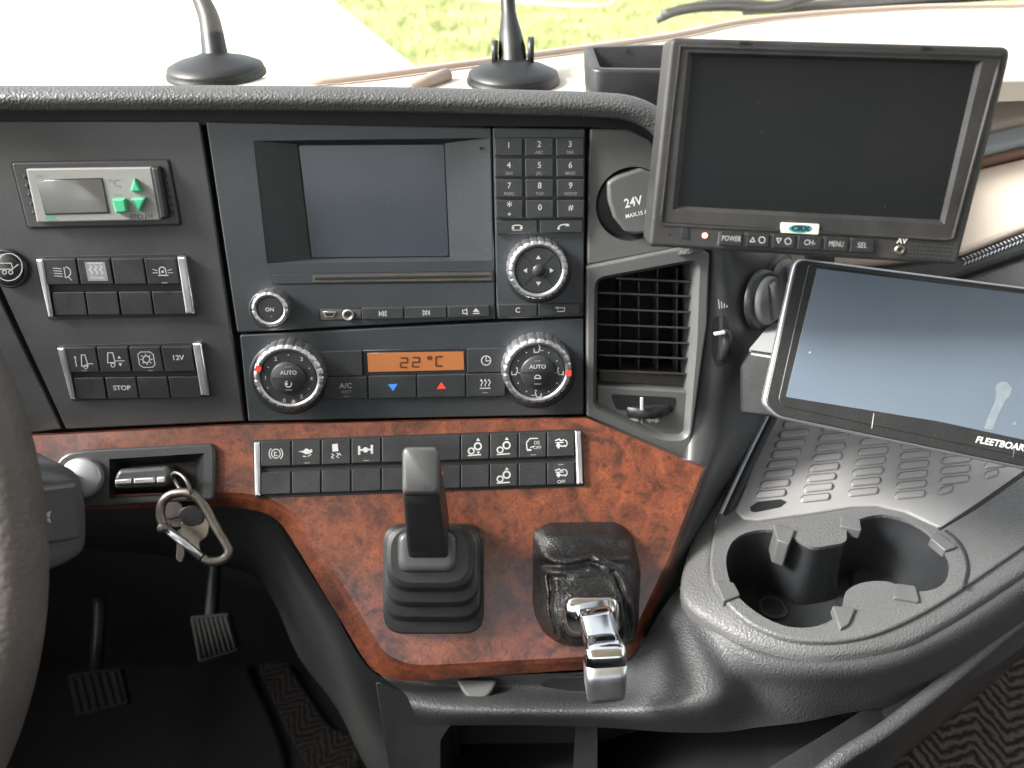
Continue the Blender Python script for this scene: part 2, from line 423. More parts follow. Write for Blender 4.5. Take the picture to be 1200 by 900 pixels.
def wood_mat():
    m = bpy.data.materials.new('burl_wood'); m.use_nodes = True; t = m.node_tree; b = t.nodes['Principled BSDF']; L = t.links.new
    tc = t.nodes.new('ShaderNodeTexCoord')
    def N(sc, det, src, dist=0, rough=.6):
        n = t.nodes.new('ShaderNodeTexNoise'); n.inputs['Scale'].default_value = sc; n.inputs['Detail'].default_value = det
        n.inputs['Distortion'].default_value = dist; n.inputs['Roughness'].default_value = rough; L(src, n.inputs['Vector']); return n
    def ramp(src, stops):
        r = t.nodes.new('ShaderNodeValToRGB'); e = r.color_ramp.elements
        e[0].position, e[0].color = stops[0][0], stops[0][1] + (1,); e[1].position, e[1].color = stops[-1][0], stops[-1][1] + (1,)
        for p, c in stops[1:-1]: q = e.new(p); q.color = c + (1,)
        L(src, r.inputs[0]); return r
    def mul(fac, a, bb, mode='MULTIPLY'):
        x = t.nodes.new('ShaderNodeMix'); x.data_type = 'RGBA'; x.blend_type = mode
        if isinstance(fac, float): x.inputs[0].default_value = fac
        else: L(fac, x.inputs[0])
        L(a, x.inputs[6]); L(bb, x.inputs[7]); return x.outputs[2]
    w1 = N(16, 4, tc.outputs['Object'])
    va = t.nodes.new('ShaderNodeVectorMath'); va.operation = 'MULTIPLY_ADD'; va.inputs[1].default_value = (.03,) * 3
    L(w1.outputs['Color'], va.inputs[0]); L(tc.outputs['Object'], va.inputs[2])
    base = N(38, 9, va.outputs[0], 1.2, .68)
    c = ramp(base.outputs[0], [(.30, (.030, .011, .008)), (.40, (.078, .024, .013)), (.49, (.140, .038, .017)), (.60, (.182, .050, .020)), (.74, (.25, .078, .029))])
    fine = N(260, 6, va.outputs[0], 1.5, .75)
    cf = ramp(fine.outputs[0], [(.36, (.32, .27, .26)), (.48, (.86, .82, .82)), (.66, (1.25, 1.3, 1.3))])
    col = mul(.8, c.outputs[0], cf.outputs[0])
    blot = N(52, 4, va.outputs[0], .6, .6)
    cb = ramp(blot.outputs[0], [(.30, (.30, .30, .33)), (.40, (.72, .72, .75)), (.46, (1, 1, 1))])
    col = mul(.65, col, cb.outputs[0])
    # eyes: dark round spots with rings, only in places
    v = t.nodes.new('ShaderNodeTexVoronoi'); v.inputs['Scale'].default_value = 62; v.inputs['Randomness'].default_value = 1; L(va.outputs[0], v.inputs['Vector'])
    rg = ramp(v.outputs['Distance'], [(.0, (.12, .10, .10)), (.20, (.26, .22, .24)), (.28, (.62, .58, .60)), (.36, (.36, .33, .36)), (.52, (1, 1, 1))])
    pick = t.nodes.new('ShaderNodeSeparateColor'); L(v.outputs['Color'], pick.inputs[0])
    gt = t.nodes.new('ShaderNodeMapRange'); gt.inputs[1].default_value = .42; gt.inputs[2].default_value = .52; L(pick.outputs[0], gt.inputs[0])
    msk = N(9, 2, tc.outputs['Object']); mr = t.nodes.new('ShaderNodeMapRange'); mr.inputs[1].default_value = .42; mr.inputs[2].default_value = .58
    L(msk.outputs[0], mr.inputs[0])
    mm = t.nodes.new('ShaderNodeMath'); mm.operation = 'MULTIPLY'; L(gt.outputs[0], mm.inputs[0]); L(mr.outputs[0], mm.inputs[1])
    m2 = t.nodes.new('ShaderNodeMath'); m2.operation = 'MULTIPLY'; m2.inputs[1].default_value = .8; L(mm.outputs[0], m2.inputs[0])
    col = mul(m2.outputs[0], col, rg.outputs[0])
    vs_ = t.nodes.new('ShaderNodeTexVoronoi'); vs_.inputs['Scale'].default_value = 150; L(va.outputs[0], vs_.inputs['Vector'])
    rs = ramp(vs_.outputs['Distance'], [(.10, (.28, .24, .25)), (.30, (.62, .58, .58)), (.42, (1, 1, 1))])
    p2 = t.nodes.new('ShaderNodeSeparateColor'); L(vs_.outputs['Color'], p2.inputs[0])
    g2 = t.nodes.new('ShaderNodeMapRange'); g2.inputs[1].default_value = .55; g2.inputs[2].default_value = .7; g2.inputs[4].default_value = .6; L(p2.outputs[1], g2.inputs[0])
    col = mul(g2.outputs[0], col, rs.outputs[0])
    L(col, b.inputs['Base Color'])
    b.inputs['Roughness'].default_value = .45; b.inputs['Coat Weight'].default_value = .8; b.inputs['Coat Roughness'].default_value = .13
    return m
M['wood'] = wood_mat()

def weave_mat(name, c1, c2, sc):
    m = bpy.data.materials.new(name); m.use_nodes = True; t = m.node_tree; b = t.nodes['Principled BSDF']; L = t.links.new
    tc = t.nodes.new('ShaderNodeTexCoord'); mp = t.nodes.new('ShaderNodeMapping'); L(tc.outputs['Object'], mp.inputs[0]); mp.inputs['Rotation'].default_value = (0, 0, .5)
    sx = t.nodes.new('ShaderNodeSeparateXYZ'); L(mp.outputs[0], sx.inputs[0])
    pp = t.nodes.new('ShaderNodeMath'); pp.operation = 'PINGPONG'; pp.inputs[1].default_value = .030; L(sx.outputs[0], pp.inputs[0])
    ad = t.nodes.new('ShaderNodeMath'); ad.operation = 'ADD'; L(pp.outputs[0], ad.inputs[0]); L(sx.outputs[1], ad.inputs[1])
    nz = t.nodes.new('ShaderNodeTexNoise'); nz.inputs['Scale'].default_value = 90; L(tc.outputs['Object'], nz.inputs['Vector'])
    na = t.nodes.new('ShaderNodeMath'); na.operation = 'MULTIPLY_ADD'; na.inputs[1].default_value = .016; L(nz.outputs[0], na.inputs[0]); L(ad.outputs[0], na.inputs[2])
    ml = t.nodes.new('ShaderNodeMath'); ml.operation = 'MULTIPLY'; ml.inputs[1].default_value = sc; L(na.outputs[0], ml.inputs[0])
    sn = t.nodes.new('ShaderNodeMath'); sn.operation = 'SINE'; L(ml.outputs[0], sn.inputs[0])
    n2 = t.nodes.new('ShaderNodeTexNoise'); n2.inputs['Scale'].default_value = 700; n2.inputs['Detail'].default_value = 3; L(tc.outputs['Object'], n2.inputs['Vector'])
    s2 = t.nodes.new('ShaderNodeMath'); s2.operation = 'MULTIPLY_ADD'; s2.inputs[1].default_value = 2.4; L(n2.outputs[0], s2.inputs[0]); L(sn.outputs[0], s2.inputs[2])
    mr = t.nodes.new('ShaderNodeMapRange'); mr.inputs[1].default_value = .2; mr.inputs[2].default_value = 2.4; L(s2.outputs[0], mr.inputs[0])
    mx = t.nodes.new('ShaderNodeMix'); mx.data_type = 'RGBA'; mx.inputs[6].default_value = tuple(c1) + (1,); mx.inputs[7].default_value = tuple(c2) + (1,)
    L(mr.outputs[0], mx.inputs[0]); L(mx.outputs[2], b.inputs['Base Color']); b.inputs['Roughness'].default_value = .95
    bp = t.nodes.new('ShaderNodeBump'); bp.inputs['Strength'].default_value = 1; bp.inputs['Distance'].default_value = .003; L(mr.outputs[0], bp.inputs['Height']); L(bp.outputs[0], b.inputs['Normal'])
    return m
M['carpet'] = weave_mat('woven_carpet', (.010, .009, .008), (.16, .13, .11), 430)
M['carpetdark'] = weave_mat('worn_shaded_carpet', (.006, .0055, .005), (.05, .042, .034), 500)  # darker copy of the carpet; footwell shade put into its colours

def grass_mat():
    m = mat('grass_blades', (.12, .20, .03), .8); t = m.node_tree; b = t.nodes['Principled BSDF']
    tc = t.nodes.new('ShaderNodeTexCoord'); n = t.nodes.new('ShaderNodeTexNoise'); n.inputs['Scale'].default_value = 1.3; n.inputs['Detail'].default_value = 6
    t.links.new(tc.outputs['Object'], n.inputs['Vector']); r = t.nodes.new('ShaderNodeValToRGB'); e = r.color_ramp.elements
    e[0].position = .35; e[0].color = (.17, .22, .07, 1); e[1].position = .68; e[1].color = (.42, .37, .20, 1)
    q = e.new(.5); q.color = (.29, .31, .11, 1)
    t.links.new(n.outputs[0], r.inputs[0]); t.links.new(r.outputs[0], b.inputs['Base Color']); return m
M['grass'] = grass_mat()
def glass_mat():
    m = bpy.data.materials.new('windscreen_glass'); m.use_nodes = True; t = m.node_tree; t.nodes.clear()
    o = t.nodes.new('ShaderNodeOutputMaterial'); a = t.nodes.new('ShaderNodeBsdfTransparent'); a.inputs[0].default_value = (.94, .97, .95, 1)
    g = t.nodes.new('ShaderNodeBsdfGlossy'); g.inputs['Roughness'].default_value = .02
    x = t.nodes.new('ShaderNodeMixShader'); x.inputs[0].default_value = .06
    t.links.new(a.outputs[0], x.inputs[1]); t.links.new(g.outputs[0], x.inputs[2]); t.links.new(x.outputs[0], o.inputs[0]); return m
M['glass'] = glass_mat()
#@@SETTING
# ================================================================== outside
def sheet(name, pts, z, m, kind='structure'):
    b = MB(); pl = Plane((0, 0, z), (1, 0, 0), (0, 0, 1)); b.fill(pl, [[V2(*p) for p in pts]], 0, m)
    return tag(b.build(name), kind=kind)
sheet('ground', [(-400, -100), (400, -100), (400, 900), (-400, 900)], -.012, M['grass'])
def G(x, y): q = PG.hit(x, y); return (q.x, q.y)
ra, rb = G(470, 90), G(335, -30)
dx, dy = (rb[0] - ra[0]), (rb[1] - ra[1])
far = (ra[0] + dx * 6, ra[1] + dy * 6); near = (ra[0] - dx * 3, ra[1] - dy * 3)
sheet('road', [(-60, near[1]), near, far, (-60, far[1])], -.004, M['road'])
k = MB(); dirv = V2(dx, dy).normalized(); nv = V2(dirv[1], -dirv[0])
pl0 = Plane((0, 0, 0), (1, 0, 0), (0, 0, 1))
k.slab_uv(pl0, [V2(*near), V2(*far), V2(*far) + nv * .18, V2(*near) + nv * .18], -.01, .10, M['kerb'], .01)
tag(k.build('kerb'), kind='structure')
g = MB()
vs = []; fs = []
for i in range(26000):
    x = random.uniform(300, 1300); y = random.uniform(-60, 110) if random.random() < .8 else random.uniform(-75, 0)
    q = PG.hit(x, y)
    if (V2(q.x, q.y) - V2(*near)).dot(nv) < .25: continue
    hgt = random.uniform(.05, .17); a = random.uniform(0, 6.28); wd = random.uniform(.006, .014)
    d = Vector((math.cos(a), math.sin(a), 0)); l = Vector((random.uniform(-.06, .06), random.uniform(-.06, .06), hgt))
    o = len(vs); vs += [q - d * wd, q + d * wd, q + l]; fs.append((o, o + 1, o + 2))
g.add(vs, fs, M['grass']); tag(g.build('grass'), 'long yellow green grass growing beside the pale road', 'grass', kind='stuff')
c = MB(); c.tube([PG.hit(x, y) + Vector((0, 0, .12)) for x, y in [(380, -28), (440, -14), (505, -1), (560, 7), (620, 12), (680, 16), (712, 14), (722, 5), (740, -4), (790, -16)]], .022, M['cable'], 8, sub=4)
tag(c.build('hose'), 'white hose lying in the grass outside the windscreen', 'hose')

# ================================================================== the cab round the driver (behind and beside the view)
def panel(name, quads, m):
    q = MB()
    for a, c_ in quads:
        x0, y0, z0 = a; x1, y1, z1 = c_
        v = [(x, y, z) for x in (x0, x1) for y in (y0, y1) for z in (z0, z1)]
        q.add(v, [(0, 1, 3, 2), (4, 6, 7, 5), (0, 4, 5, 1), (2, 3, 7, 6), (0, 2, 6, 4), (1, 5, 7, 3)], M[m])
    return tag(q.build(name), kind='structure')
Z = CAM.z
LX, RX = -.92, 1.55
panel('cab_roof', [((LX, -1.25, Z + .75), (RX, .45, Z + .80))], 'cream')
panel('cab_rear_wall', [((LX, -1.30, Z + .45), (RX, -1.25, Z + .75)), ((1.15, -1.30, Z - .01), (RX, -1.25, Z + .45)), ((.05, -1.30, Z - .01), (.12, -1.25, Z + .45))], 'cream')  # gaps between the pieces are an invented window, added to light the panel
panel('cab_rear_lower_wall', [((LX, -1.30, Z - 1.3), (RX, -1.20, Z - .012))], 'cabdark')
panel('cab_left_wall', [((LX - .05, -1.25, Z - .42), (LX, -.55, Z + .0)), ((LX - .05, -.62, Z), (LX, -.55, Z + .75)), ((LX - .05, -1.30, Z - .01), (LX - .01, -1.26, Z + .75)), ((LX - .05, .75, Z - .42), (LX, .85, Z + .75))], 'cabgrey')  # opening behind the pillar added for the thermostat display to reflect
panel('cab_lower_side_wall', [((LX - .05, -1.25, Z - 1.3), (LX, 1.5, Z - .42)), ((RX, -1.25, Z - 1.3), (RX + .05, 1.5, Z - .30))], 'cabdark')
panel('cab_right_wall', [((RX, -1.25, Z - .38), (RX + .05, -.3, Z + .75)), ((RX, .9, Z - .38), (RX + .05, 1.0, Z + .75))], 'cabgrey')
panel('cab_front_wall', [((LX, 1.42, Z - 1.3), (RX, 1.47, Z - .55))], 'cabdark')
# ================================================================== dashboard (fixed shell)
dash = thing('dashboard', PA.hit(480, 500), 'charcoal truck dashboard with padded edge, cream top and glossy burl wood panel', 'dashboard')
# dark inner carcass that shows in the gaps
b = MB()
b.slab(PA, [(-900, 120), (700, 120), (770, 150), (800, 285), (862, 285), (868, 480), (826, 560), (600, 520), (-900, 540)], -.10, -.016, M['gap'], 0,
       holes=[[PA.uv(x, y, -.016) for x, y in [(690, 318), (690, 500), (818, 520), (832, 290)]]])
b.build('carcass', dash)
# padded bolster: extruded profile, its right end curling down past the socket
def pad():
    b = MB(); rows = []
    xs = [(-900, 0), (-60, 0), (100, 0), (250, 0), (400, 1), (520, 3), (640, 6), (700, 8), (735, 12), (757, 24), (770, 42), (779, 70), (782, 110), (786, 160)]
    for i, (x, dy_) in enumerate(xs):
        s = 1.0 if i < 8 else 1.0
        r = []
        ang = [0, 0, 0, 0, 0, 0, 0, 0, 12, 30, 52, 70, 82, 86][i]
        # profile offsets perpendicular to the run: t 0 = lower lip, 1 = ridge
        ca, sa = math.cos(R(ang)), math.sin(R(ang))
        for t, h in [(11, -.02), (9, .009), (15, .0155), (25, .0170), (34, .0125), (39, .003), (42, -.02), (44, -.05), (45, -.08)]:
            lx, ly = x + sa * t, 139 + dy_ - ca * t
            r.append(PA.hit(lx, ly, h) if h > -.019 or t < 12 else PA.hit(lx, ly + 0, h * .0) + Vector((0, 1, -.42)).normalized() * (-h) + Vector((0, 0, 0)))
        rows.append(r)
    b.loft(rows, M['pad'], 5); return b.build('padded_edge', dash)
pad()
# dark lip under the bolster
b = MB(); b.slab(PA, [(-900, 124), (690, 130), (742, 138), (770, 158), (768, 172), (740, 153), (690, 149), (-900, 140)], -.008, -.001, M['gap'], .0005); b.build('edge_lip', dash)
# cream top
b = MB()
edge = [(1480, -20), (1300, -2), (1200, 2), (1080, 4), (950, 12), (860, 22), (780, 38), (600, 62), (430, 84), (370, 89), (200, 90), (-900, 90)]
back = [PT.uv(x, y) for x, y in edge]
front = [V2(-.95, -.17), V2(.12, -.17), V2(.22, -.17), V2(.36, -.02), V2(.9, .02)]
b.slab_uv(PT, back[::-1] + front[::-1] if False else back + front, -.02, 0, M['cream'], .004)
b.build('dash_top', dash)
b = MB(); b.loft([[PT.at(p, -.018) for p in back], [PT.at(p, -1.0) for p in back]], M['footwell'], 1, False); b.build('light_screen_wall', dash)  # unseen wall added to keep windscreen light out of the footwell
b = MB()
pts = [PT.hit(x, y, .004) for x, y in edge[:-2]]
b.tube([p + Vector((0, -.02, 0)) for p in pts], .0030, M['palebrown'], 10, sub=3); b.build('windscreen_seal', dash)
b = MB(); b.tube([PT.hit(x, y, .004) for x, y in [(478, 103), (500, 96), (524, 88)]], .0065, M['palebrown'], 10); b.build('trim_clip', dash)
# left fascia with its slanted right edge
b = MB()
b.slab(PA, [(-900, 141), (234, 141), (287, 494), (77, 503), (-40, 250), (-900, 250)], -.006, 0, M['fascia'], .0012, seg=2); b.build('left_fascia', dash)
b = MB()
b.slab(PA, [(-44, 262), (73, 503), (30, 508), (-900, 520), (-900, 262)], -.02, -.002, M['fascia'], .001); b.build('column_fascia', dash)
# upper right fascia with the round socket well
cc = PA.uv(740, 239); wr = 42 * PA.scale(740, 239)
well = [cc + V2(math.cos(-i * math.pi / 20), math.sin(-i * math.pi / 20)) * wr for i in range(40)]
b = MB()
b.slab(PA, [(692, 151), (738, 152), (762, 164), (775, 186), (790, 292), (688, 311), (690, 180)], -.006, .001, M['vent'], .0015, r=.002, holes=[well], holedepth=-.004)
b.build('socket_fascia', dash)
# wood panel
top = [(38, 509), (290, 496), (688, 488), (832, 547)]
outer = [(34, 509), (290, 496), (688, 488), (829, 548), (790, 660), (752, 748), (742, 768), (722, 779), (690, 784), (600, 790), (505, 797), (470, 797), (445, 790), (428, 774), (400, 728), (372, 682), (348, 642), (330, 615), (312, 602), (290, 597), (250, 594), (105, 597), (34, 600)]
inner = [(36, 511), (290, 498), (687, 490), (824, 549), (783, 655), (742, 740), (732, 757), (718, 765), (690, 769), (600, 774), (507, 779), (478, 777), (458, 769), (444, 755), (420, 715), (392, 668), (368, 628), (348, 604), (326, 589), (300, 580), (250, 577), (105, 580), (36, 583)]
HB = .012
b = MB()
oi = [PB.uv(x, y, HB) for x, y in inner]; oo = [PB.uv(x, y, .003) for x, y in outer]
sub = lambda l: smooth_closed([p for p in l], 4)
def keep(l):   # smooth only the lower free edge
    out = l[:4]; out += smooth_open(l[4:], 4); return out
ki, ko = keep(oi), keep(oo)
if sum(ki[i][0] * ki[(i + 1) % len(ki)][1] - ki[(i + 1) % len(ki)][0] * ki[i][1] for i in range(len(ki))) < 0: ki, ko = ki[::-1], ko[::-1]
mid = [a * .35 + c_ * .65 for a, c_ in zip(ko, ki)]
b.walls(PB, [(ko, -.012), (ko, .003), (mid, HB - .0025), (ki, HB)], M['wood'], False)
wrc = ccw([PB.uv(x, y, HB) for x, y in [(116, 532), (245, 525), (245, 583), (116, 590)]])[::-1]
b.fill(PB, [ki, wrc], HB, M['wood']); b.build('wood_panel', dash)
# vent side column right of the louvre, turning away from the driver
b = MB()
rows = []
for (x, y, x2, y2, x3, y3) in [(833, 285, 858, 285, 905, 262), (830, 330, 862, 330, 920, 300), (826, 380, 868, 385, 915, 360), (820, 430, 862, 435, 905, 420), (812, 490, 850, 495, 893, 486), (806, 548, 832, 552, 868, 540), (790, 610, 812, 618, 838, 600), (770, 665, 790, 672, 812, 660), (745, 735, 760, 748, 790, 715)]:
    t = (y - 285) / 450
    pa = PA.hit(x, y, 0) if y < 520 else PB.hit(x, y, -.004)
    pb = PA.hit(x2, y2, -.002) if y < 520 else PB.hit(x2, y2, -.006)
    dd = (pb - CAM).dot(FWD)
    rows.append([pa + Vector((-.004, .02, 0)), pa, pb, P(x3, y3, dd + .05)])
b.loft(rows, M['fascia'], 4); b.build('side_column', dash)
# thin bright strip between the column and the shelf
b = MB(); b.tube([P(x, y, d) for x, y, d in [(905, 478, .735), (872, 545, .69), (835, 625, .655), (812, 672, .645), (790, 702, .64)]], .0022, M['bluegrey'], 8, sub=4); b.build('edge_strip', dash)
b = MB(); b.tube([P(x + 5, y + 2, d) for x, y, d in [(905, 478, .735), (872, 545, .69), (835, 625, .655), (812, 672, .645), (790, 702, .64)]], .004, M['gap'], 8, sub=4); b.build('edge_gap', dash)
# passenger-side dash front seen past the monitors
PD = Plane.through(P(1100, 50, .90), P(1300, 40, .86), P(1100, 400, .80))
def strip(px, m, nm, h=0, th=.03, bev=.006):
    q = MB(); q.slab(PD, px, -th, h, m, bev); q.build(nm, dash)
strip([(850, 60), (1300, 40), (1300, 118), (1150, 152), (850, 225)], M['cream'], 'upper_dash_panel', .006)
strip([(850, 228), (1150, 155), (1300, 121), (1300, 142), (1150, 180), (850, 250)], M['bluegrey'], 'pale_inlay', 0)
strip([(850, 252), (1150, 182), (1300, 145), (1300, 158), (1150, 193), (850, 262)], M['brown'], 'brown_inlay', -.002)
strip([(850, 264), (1150, 196), (1300, 160), (1300, 235), (1195, 270), (1130, 296), (850, 330)], M['cream'], 'lower_dash_panel', .004)
strip([(850, 332), (1130, 299), (1195, 273), (1300, 238), (1300, 262), (1195, 300), (850, 420)], M['black'], 'lower_edge_band', .002)
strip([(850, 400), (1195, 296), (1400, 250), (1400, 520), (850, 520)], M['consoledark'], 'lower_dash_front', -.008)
q = MB()
for i in range(26):
    x = 1128 + i * 4.4; y = 302 - i * 1.75
    q.tube([PD.hit(x, y, .003), PD.hit(x + 3, y + 2.6, .0045)], .0006, M['bluegrey'], 6)
    q.tube([PD.hit(x + 2, y + 9, .003), PD.hit(x + 4, y + 5, .0045)], .0006, M['bluegrey'], 6)
q.build('stitching', dash)
# lower side wall of the tunnel beneath the wood
b = MB()
T0 = [(34, 592, .66), (180, 592, .66), (280, 592, .66), (318, 608, .655), (345, 645, .65), (385, 705, .645), (425, 775, .64), (462, 800, .64), (520, 806, .64)]
T1 = [(34, 600, .80), (180, 605, .80), (285, 612, .80), (318, 650, .80), (350, 700, .78), (392, 760, .76), (432, 830, .74), (480, 860, .73), (540, 880, .73)]
T2 = [(34, 640, 1.1), (180, 650, 1.1), (285, 670, 1.1), (318, 700, 1.08), (350, 770, 1.04), (395, 830, 1.0), (430, 900, .98), (480, 960, .96), (540, 980, .95)]
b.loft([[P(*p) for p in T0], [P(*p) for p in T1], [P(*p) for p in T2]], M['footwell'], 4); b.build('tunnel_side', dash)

# ================================================================== centre console (right shelf)
cons = thing('centre_console', PS.hit(980, 700, -.1), 'grey grained plastic console shelf with double cup holder beside the wood panel', 'console')
hole = [(851, 662), (855, 640), (868, 627), (890, 621), (915, 623), (940, 635), (953, 641), (972, 639), (991, 634), (993, 620), (1008, 608), (1035, 603), (1068, 611), (1095, 630), (1112, 655), (1110, 677), (1098, 689), (1078, 693), (1058, 688), (1042, 682), (1022, 681), (1004, 685), (991, 694), (988, 708), (975, 726), (950, 735), (918, 733), (884, 716), (860, 692)]
hu = [PS.uv(x, y) for x, y in hole]; hu = smooth_closed(hu, 3)
hu = ccw(hu)[::-1]
rim = [(900, 470), (872, 530), (846, 590), (834, 640), (836, 683), (866, 720), (900, 740), (940, 750), (987, 750), (1033, 740), (1083, 717), (1130, 688), (1200, 640), (1420, 495), (1420, 440)]
skirt = [(896, 470), (862, 535), (828, 598), (806, 650), (800, 702), (843, 737), (885, 758), (943, 771), (1000, 769), (1060, 757), (1105, 734), (1150, 706), (1225, 656), (1440, 512)]
ru = [PS.uv(x, y) for x, y in rim]
ru = [ru[0]] + smooth_open(ru[1:13], 4) + ru[13:]
b = MB()
b.slab_uv(PS, ru, -.012, 0, M['console'], .0018, holes=[hu], holedepth=-.004); b.build('shelf', cons)
b = MB(); r0 = [PS.hit(x, y, -.0035) for x, y in rim[:14]]; r2 = [PS.hit(x, y, -.012) for x, y in skirt]
b.loft([[p + Vector((0, 0, -.004)) + (PS.o * 0) for p in r0], [p.lerp(q, .06) for p, q in zip(r0, r2)], [p.lerp(q, .75) + Vector((0, 0, .0022)) for p, q in zip(r0, r2)], r2, [p + Vector((0, -.001, -.008)) for p in r2]], M['console'], 4); b.build('shelf_border', cons)
# raised outer ring line around the cup area
b = MB(); b.tube([PS.hit(x, y, .0004) for x, y in [(1108, 622), (1122, 634), (1131, 650), (1134, 668), (1129, 688)]], .0012, M['gap'], 6, sub=4)
b.tube([PS.hit(x, y, .0003) for x, y in [(1100, 620), (1150, 590), (1215, 545), (1320, 478)]], .0014, M['gap'], 6, sub=3); b.build('seam', cons)
# cup well
b = MB()
lo = offset(hu[::-1], .006)[::-1]
b.walls(PS, [(hu, -.003), (hu, -.02), (lo, -.062)], M['cup'], True)
b.fill(PS, [lo], -.062, M['cup'])
b.tube([PS.hit(952, 641, -.004), PS.at(PS.uv(952, 641, -.004), -.06)], .003, M['cup'], 8)
c1 = PS.uv(905, 712, -.0615)
b.lathe(PS, c1, [(.0125, -.0618), (.0125, -.0600), (.0095, -.0596), (.009, -.0600)], M['cup'], 28)
b.lathe(PS, c1, [(.0088, -.0600), (.0086, -.0598)], M['gap'], 24)
c2 = PS.uv(1040, 690, -.06)
b.lathe(PS, c2, [(.030, -.0618), (.028, -.0585), (.024, -.0585), (.022, -.061)], M['cup'], 40)
b.build('cup_well', cons)
# rubber clips round the rim
for quad, dep in [([(906, 613), (932, 620), (925, 638), (911, 633)], .022), ([(986, 603), (1008, 608), (1010, 622), (984, 616)], .006), ([(1098, 622), (1122, 640), (1108, 645), (1090, 630)], .005), ([(838, 680), (860, 682), (868, 697), (848, 704)], .004), ([(975, 709), (1003, 712), (995, 731), (985, 737)], .004), ([(1050, 683), (1073, 686), (1078, 705), (1047, 700)], .004)]:
    b = MB(); b.slab(PS, quad, -dep, .0028, M['tab'], .0010, r=.002)
    b.build('clip', cons)
# grille plate with raised louvres
b = MB()
gp = [(912, 465), (862, 598), (872, 607), (890, 609), (950, 601), (1000, 593), (1030, 592), (1062, 599), (1103, 618), (1150, 586), (1215, 541), (1330, 465)]
b.slab(PS, gp, -.002, .0022, M['grille'], .0015, r=.003); b.build('grille_plate', cons)
cols = [(918, 497, -4.4, 11.8, 8, 33), (964, 501, -3.6, 11.9, 8, 33), (1012, 506, -2.9, 11.9, 7, 34), (1058, 511, -1.4, 11.6, 7, 34), (1107, 516, -1.2, 11.8, 6, 33), (1156, 521, -.6, 11.8, 4, 30)]
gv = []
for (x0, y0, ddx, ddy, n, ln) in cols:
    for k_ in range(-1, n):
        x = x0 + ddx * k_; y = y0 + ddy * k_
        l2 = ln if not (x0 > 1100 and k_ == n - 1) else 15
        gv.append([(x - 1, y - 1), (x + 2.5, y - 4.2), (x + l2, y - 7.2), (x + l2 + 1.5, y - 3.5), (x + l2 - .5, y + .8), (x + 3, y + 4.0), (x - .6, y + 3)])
        q = MB(); q.slab(PS, [(x, y - 1.5), (x + 3, y - 4), (x + l2, y - 7), (x + l2 + 1, y - 3.5), (x + l2 - 1, y), (x + 3, y + 3), (x, y + 2)], .002, .0044, M['grille'], .0011, r=.0012, seg=2)
        q.build('louvre', cons)
b = MB(); [b.flat(PS, q_, M['consoledark'], .0022, .0012) for q_ in gv]; b.build('louvre_shade_lines', cons)  # dark outlines painted round the louvres as their shaded edges
b = MB(); b.slab(PS, [(879, 594), (888, 588), (915, 585), (922, 588), (915, 594), (886, 600), (880, 599)], .0015, .0026, M['gap'], 0, r=.001); b.build('open_slot', cons)
# moulded body under and in front of the shelf
GR = [
 [(436, 778, .633), (450, 795, .636), (474, 812, .618), (484, 832, .612), (492, 850, .64)],
 [(520, 792, .633), (522, 806, .636), (528, 821, .612), (532, 836, .606), (535, 850, .63)],
 [(620, 790, .632), (622, 808, .634), (628, 824, .606), (628, 838, .600), (628, 850, .63)],
 [(700, 785, .630), (705, 808, .630), (714, 823, .598), (714, 839, .592), (714, 853, .62)],
 [(744, 764, .626), (764, 788, .594), (782, 816, .572), (786, 838, .569), (787, 858, .61)],
 [(776, 714, .618), (802, 752, .588), (830, 796, .563), (842, 826, .561), (846, 858, .60)],
 [(790, 692, .628), (826, 738, .588), (868, 782, .552), (886, 812, .555), (892, 856, .59)],
 [(808, 655, .632), (842, 718, .583), (902, 768, .548), (932, 800, .552), (942, 848, .585)],
 [(836, 600, .650), (880, 745, .566), (958, 775, .546), (978, 797, .550), (990, 838, .58)],
 [(880, 560, .66), (1020, 757, .560), (1050, 765, .549), (1064, 783, .553), (1076, 815, .58)],
 [(1000, 560, .67), (1100, 725, .578), (1130, 728, .570), (1142, 742, .574), (1156, 770, .60)],
 [(1100, 520, .69), (1200, 662, .618), (1220, 668, .612), (1232, 680, .615), (1248, 705, .64)],
 [(1300, 480, .75), (1420, 518, .73), (1440, 530, .73), (1455, 545, .73), (1475, 570, .75)]]
b = MB()
GD = [[P(*p) for p in r] for r in GR[:6]]
for r in [[(802, 690), (808, 716), (850, 776), (878, 808), (890, 852)], [(850, 725), (866, 752), (900, 785), (928, 810), (942, 846)], [(935, 755), (943, 772), (962, 790), (980, 808), (990, 836)],
          [(1015, 755), (1022, 767), (1038, 783), (1054, 798), (1068, 822)], [(1095, 722), (1105, 735), (1120, 748), (1136, 764), (1154, 788)], [(1195, 655), (1206, 670), (1222, 682), (1238, 698), (1254, 720)], [(1430, 505), (1440, 513), (1452, 524), (1465, 540), (1480, 575)]]:
    GD.append([PS.hit(x, y, -hh_) for (x, y), hh_ in zip(r, ((.034, .020, .026, .048, .08) if r[0][0] == 802 else (.03, .015, .021, .045, .08)))])
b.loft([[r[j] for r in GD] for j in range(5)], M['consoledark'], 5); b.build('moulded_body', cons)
# small grey latch below the wood
b = MB(); PL = Plane.through(P(535, 796, .628), P(583, 796, .628), P(535, 822, .620))
b.slab(PL, [(534, 796), (583, 796), (576, 812), (566, 820), (552, 820), (543, 812)], -.02, .001, M['tab'], .002, r=.004); 
tag(b.build('latch', cons))
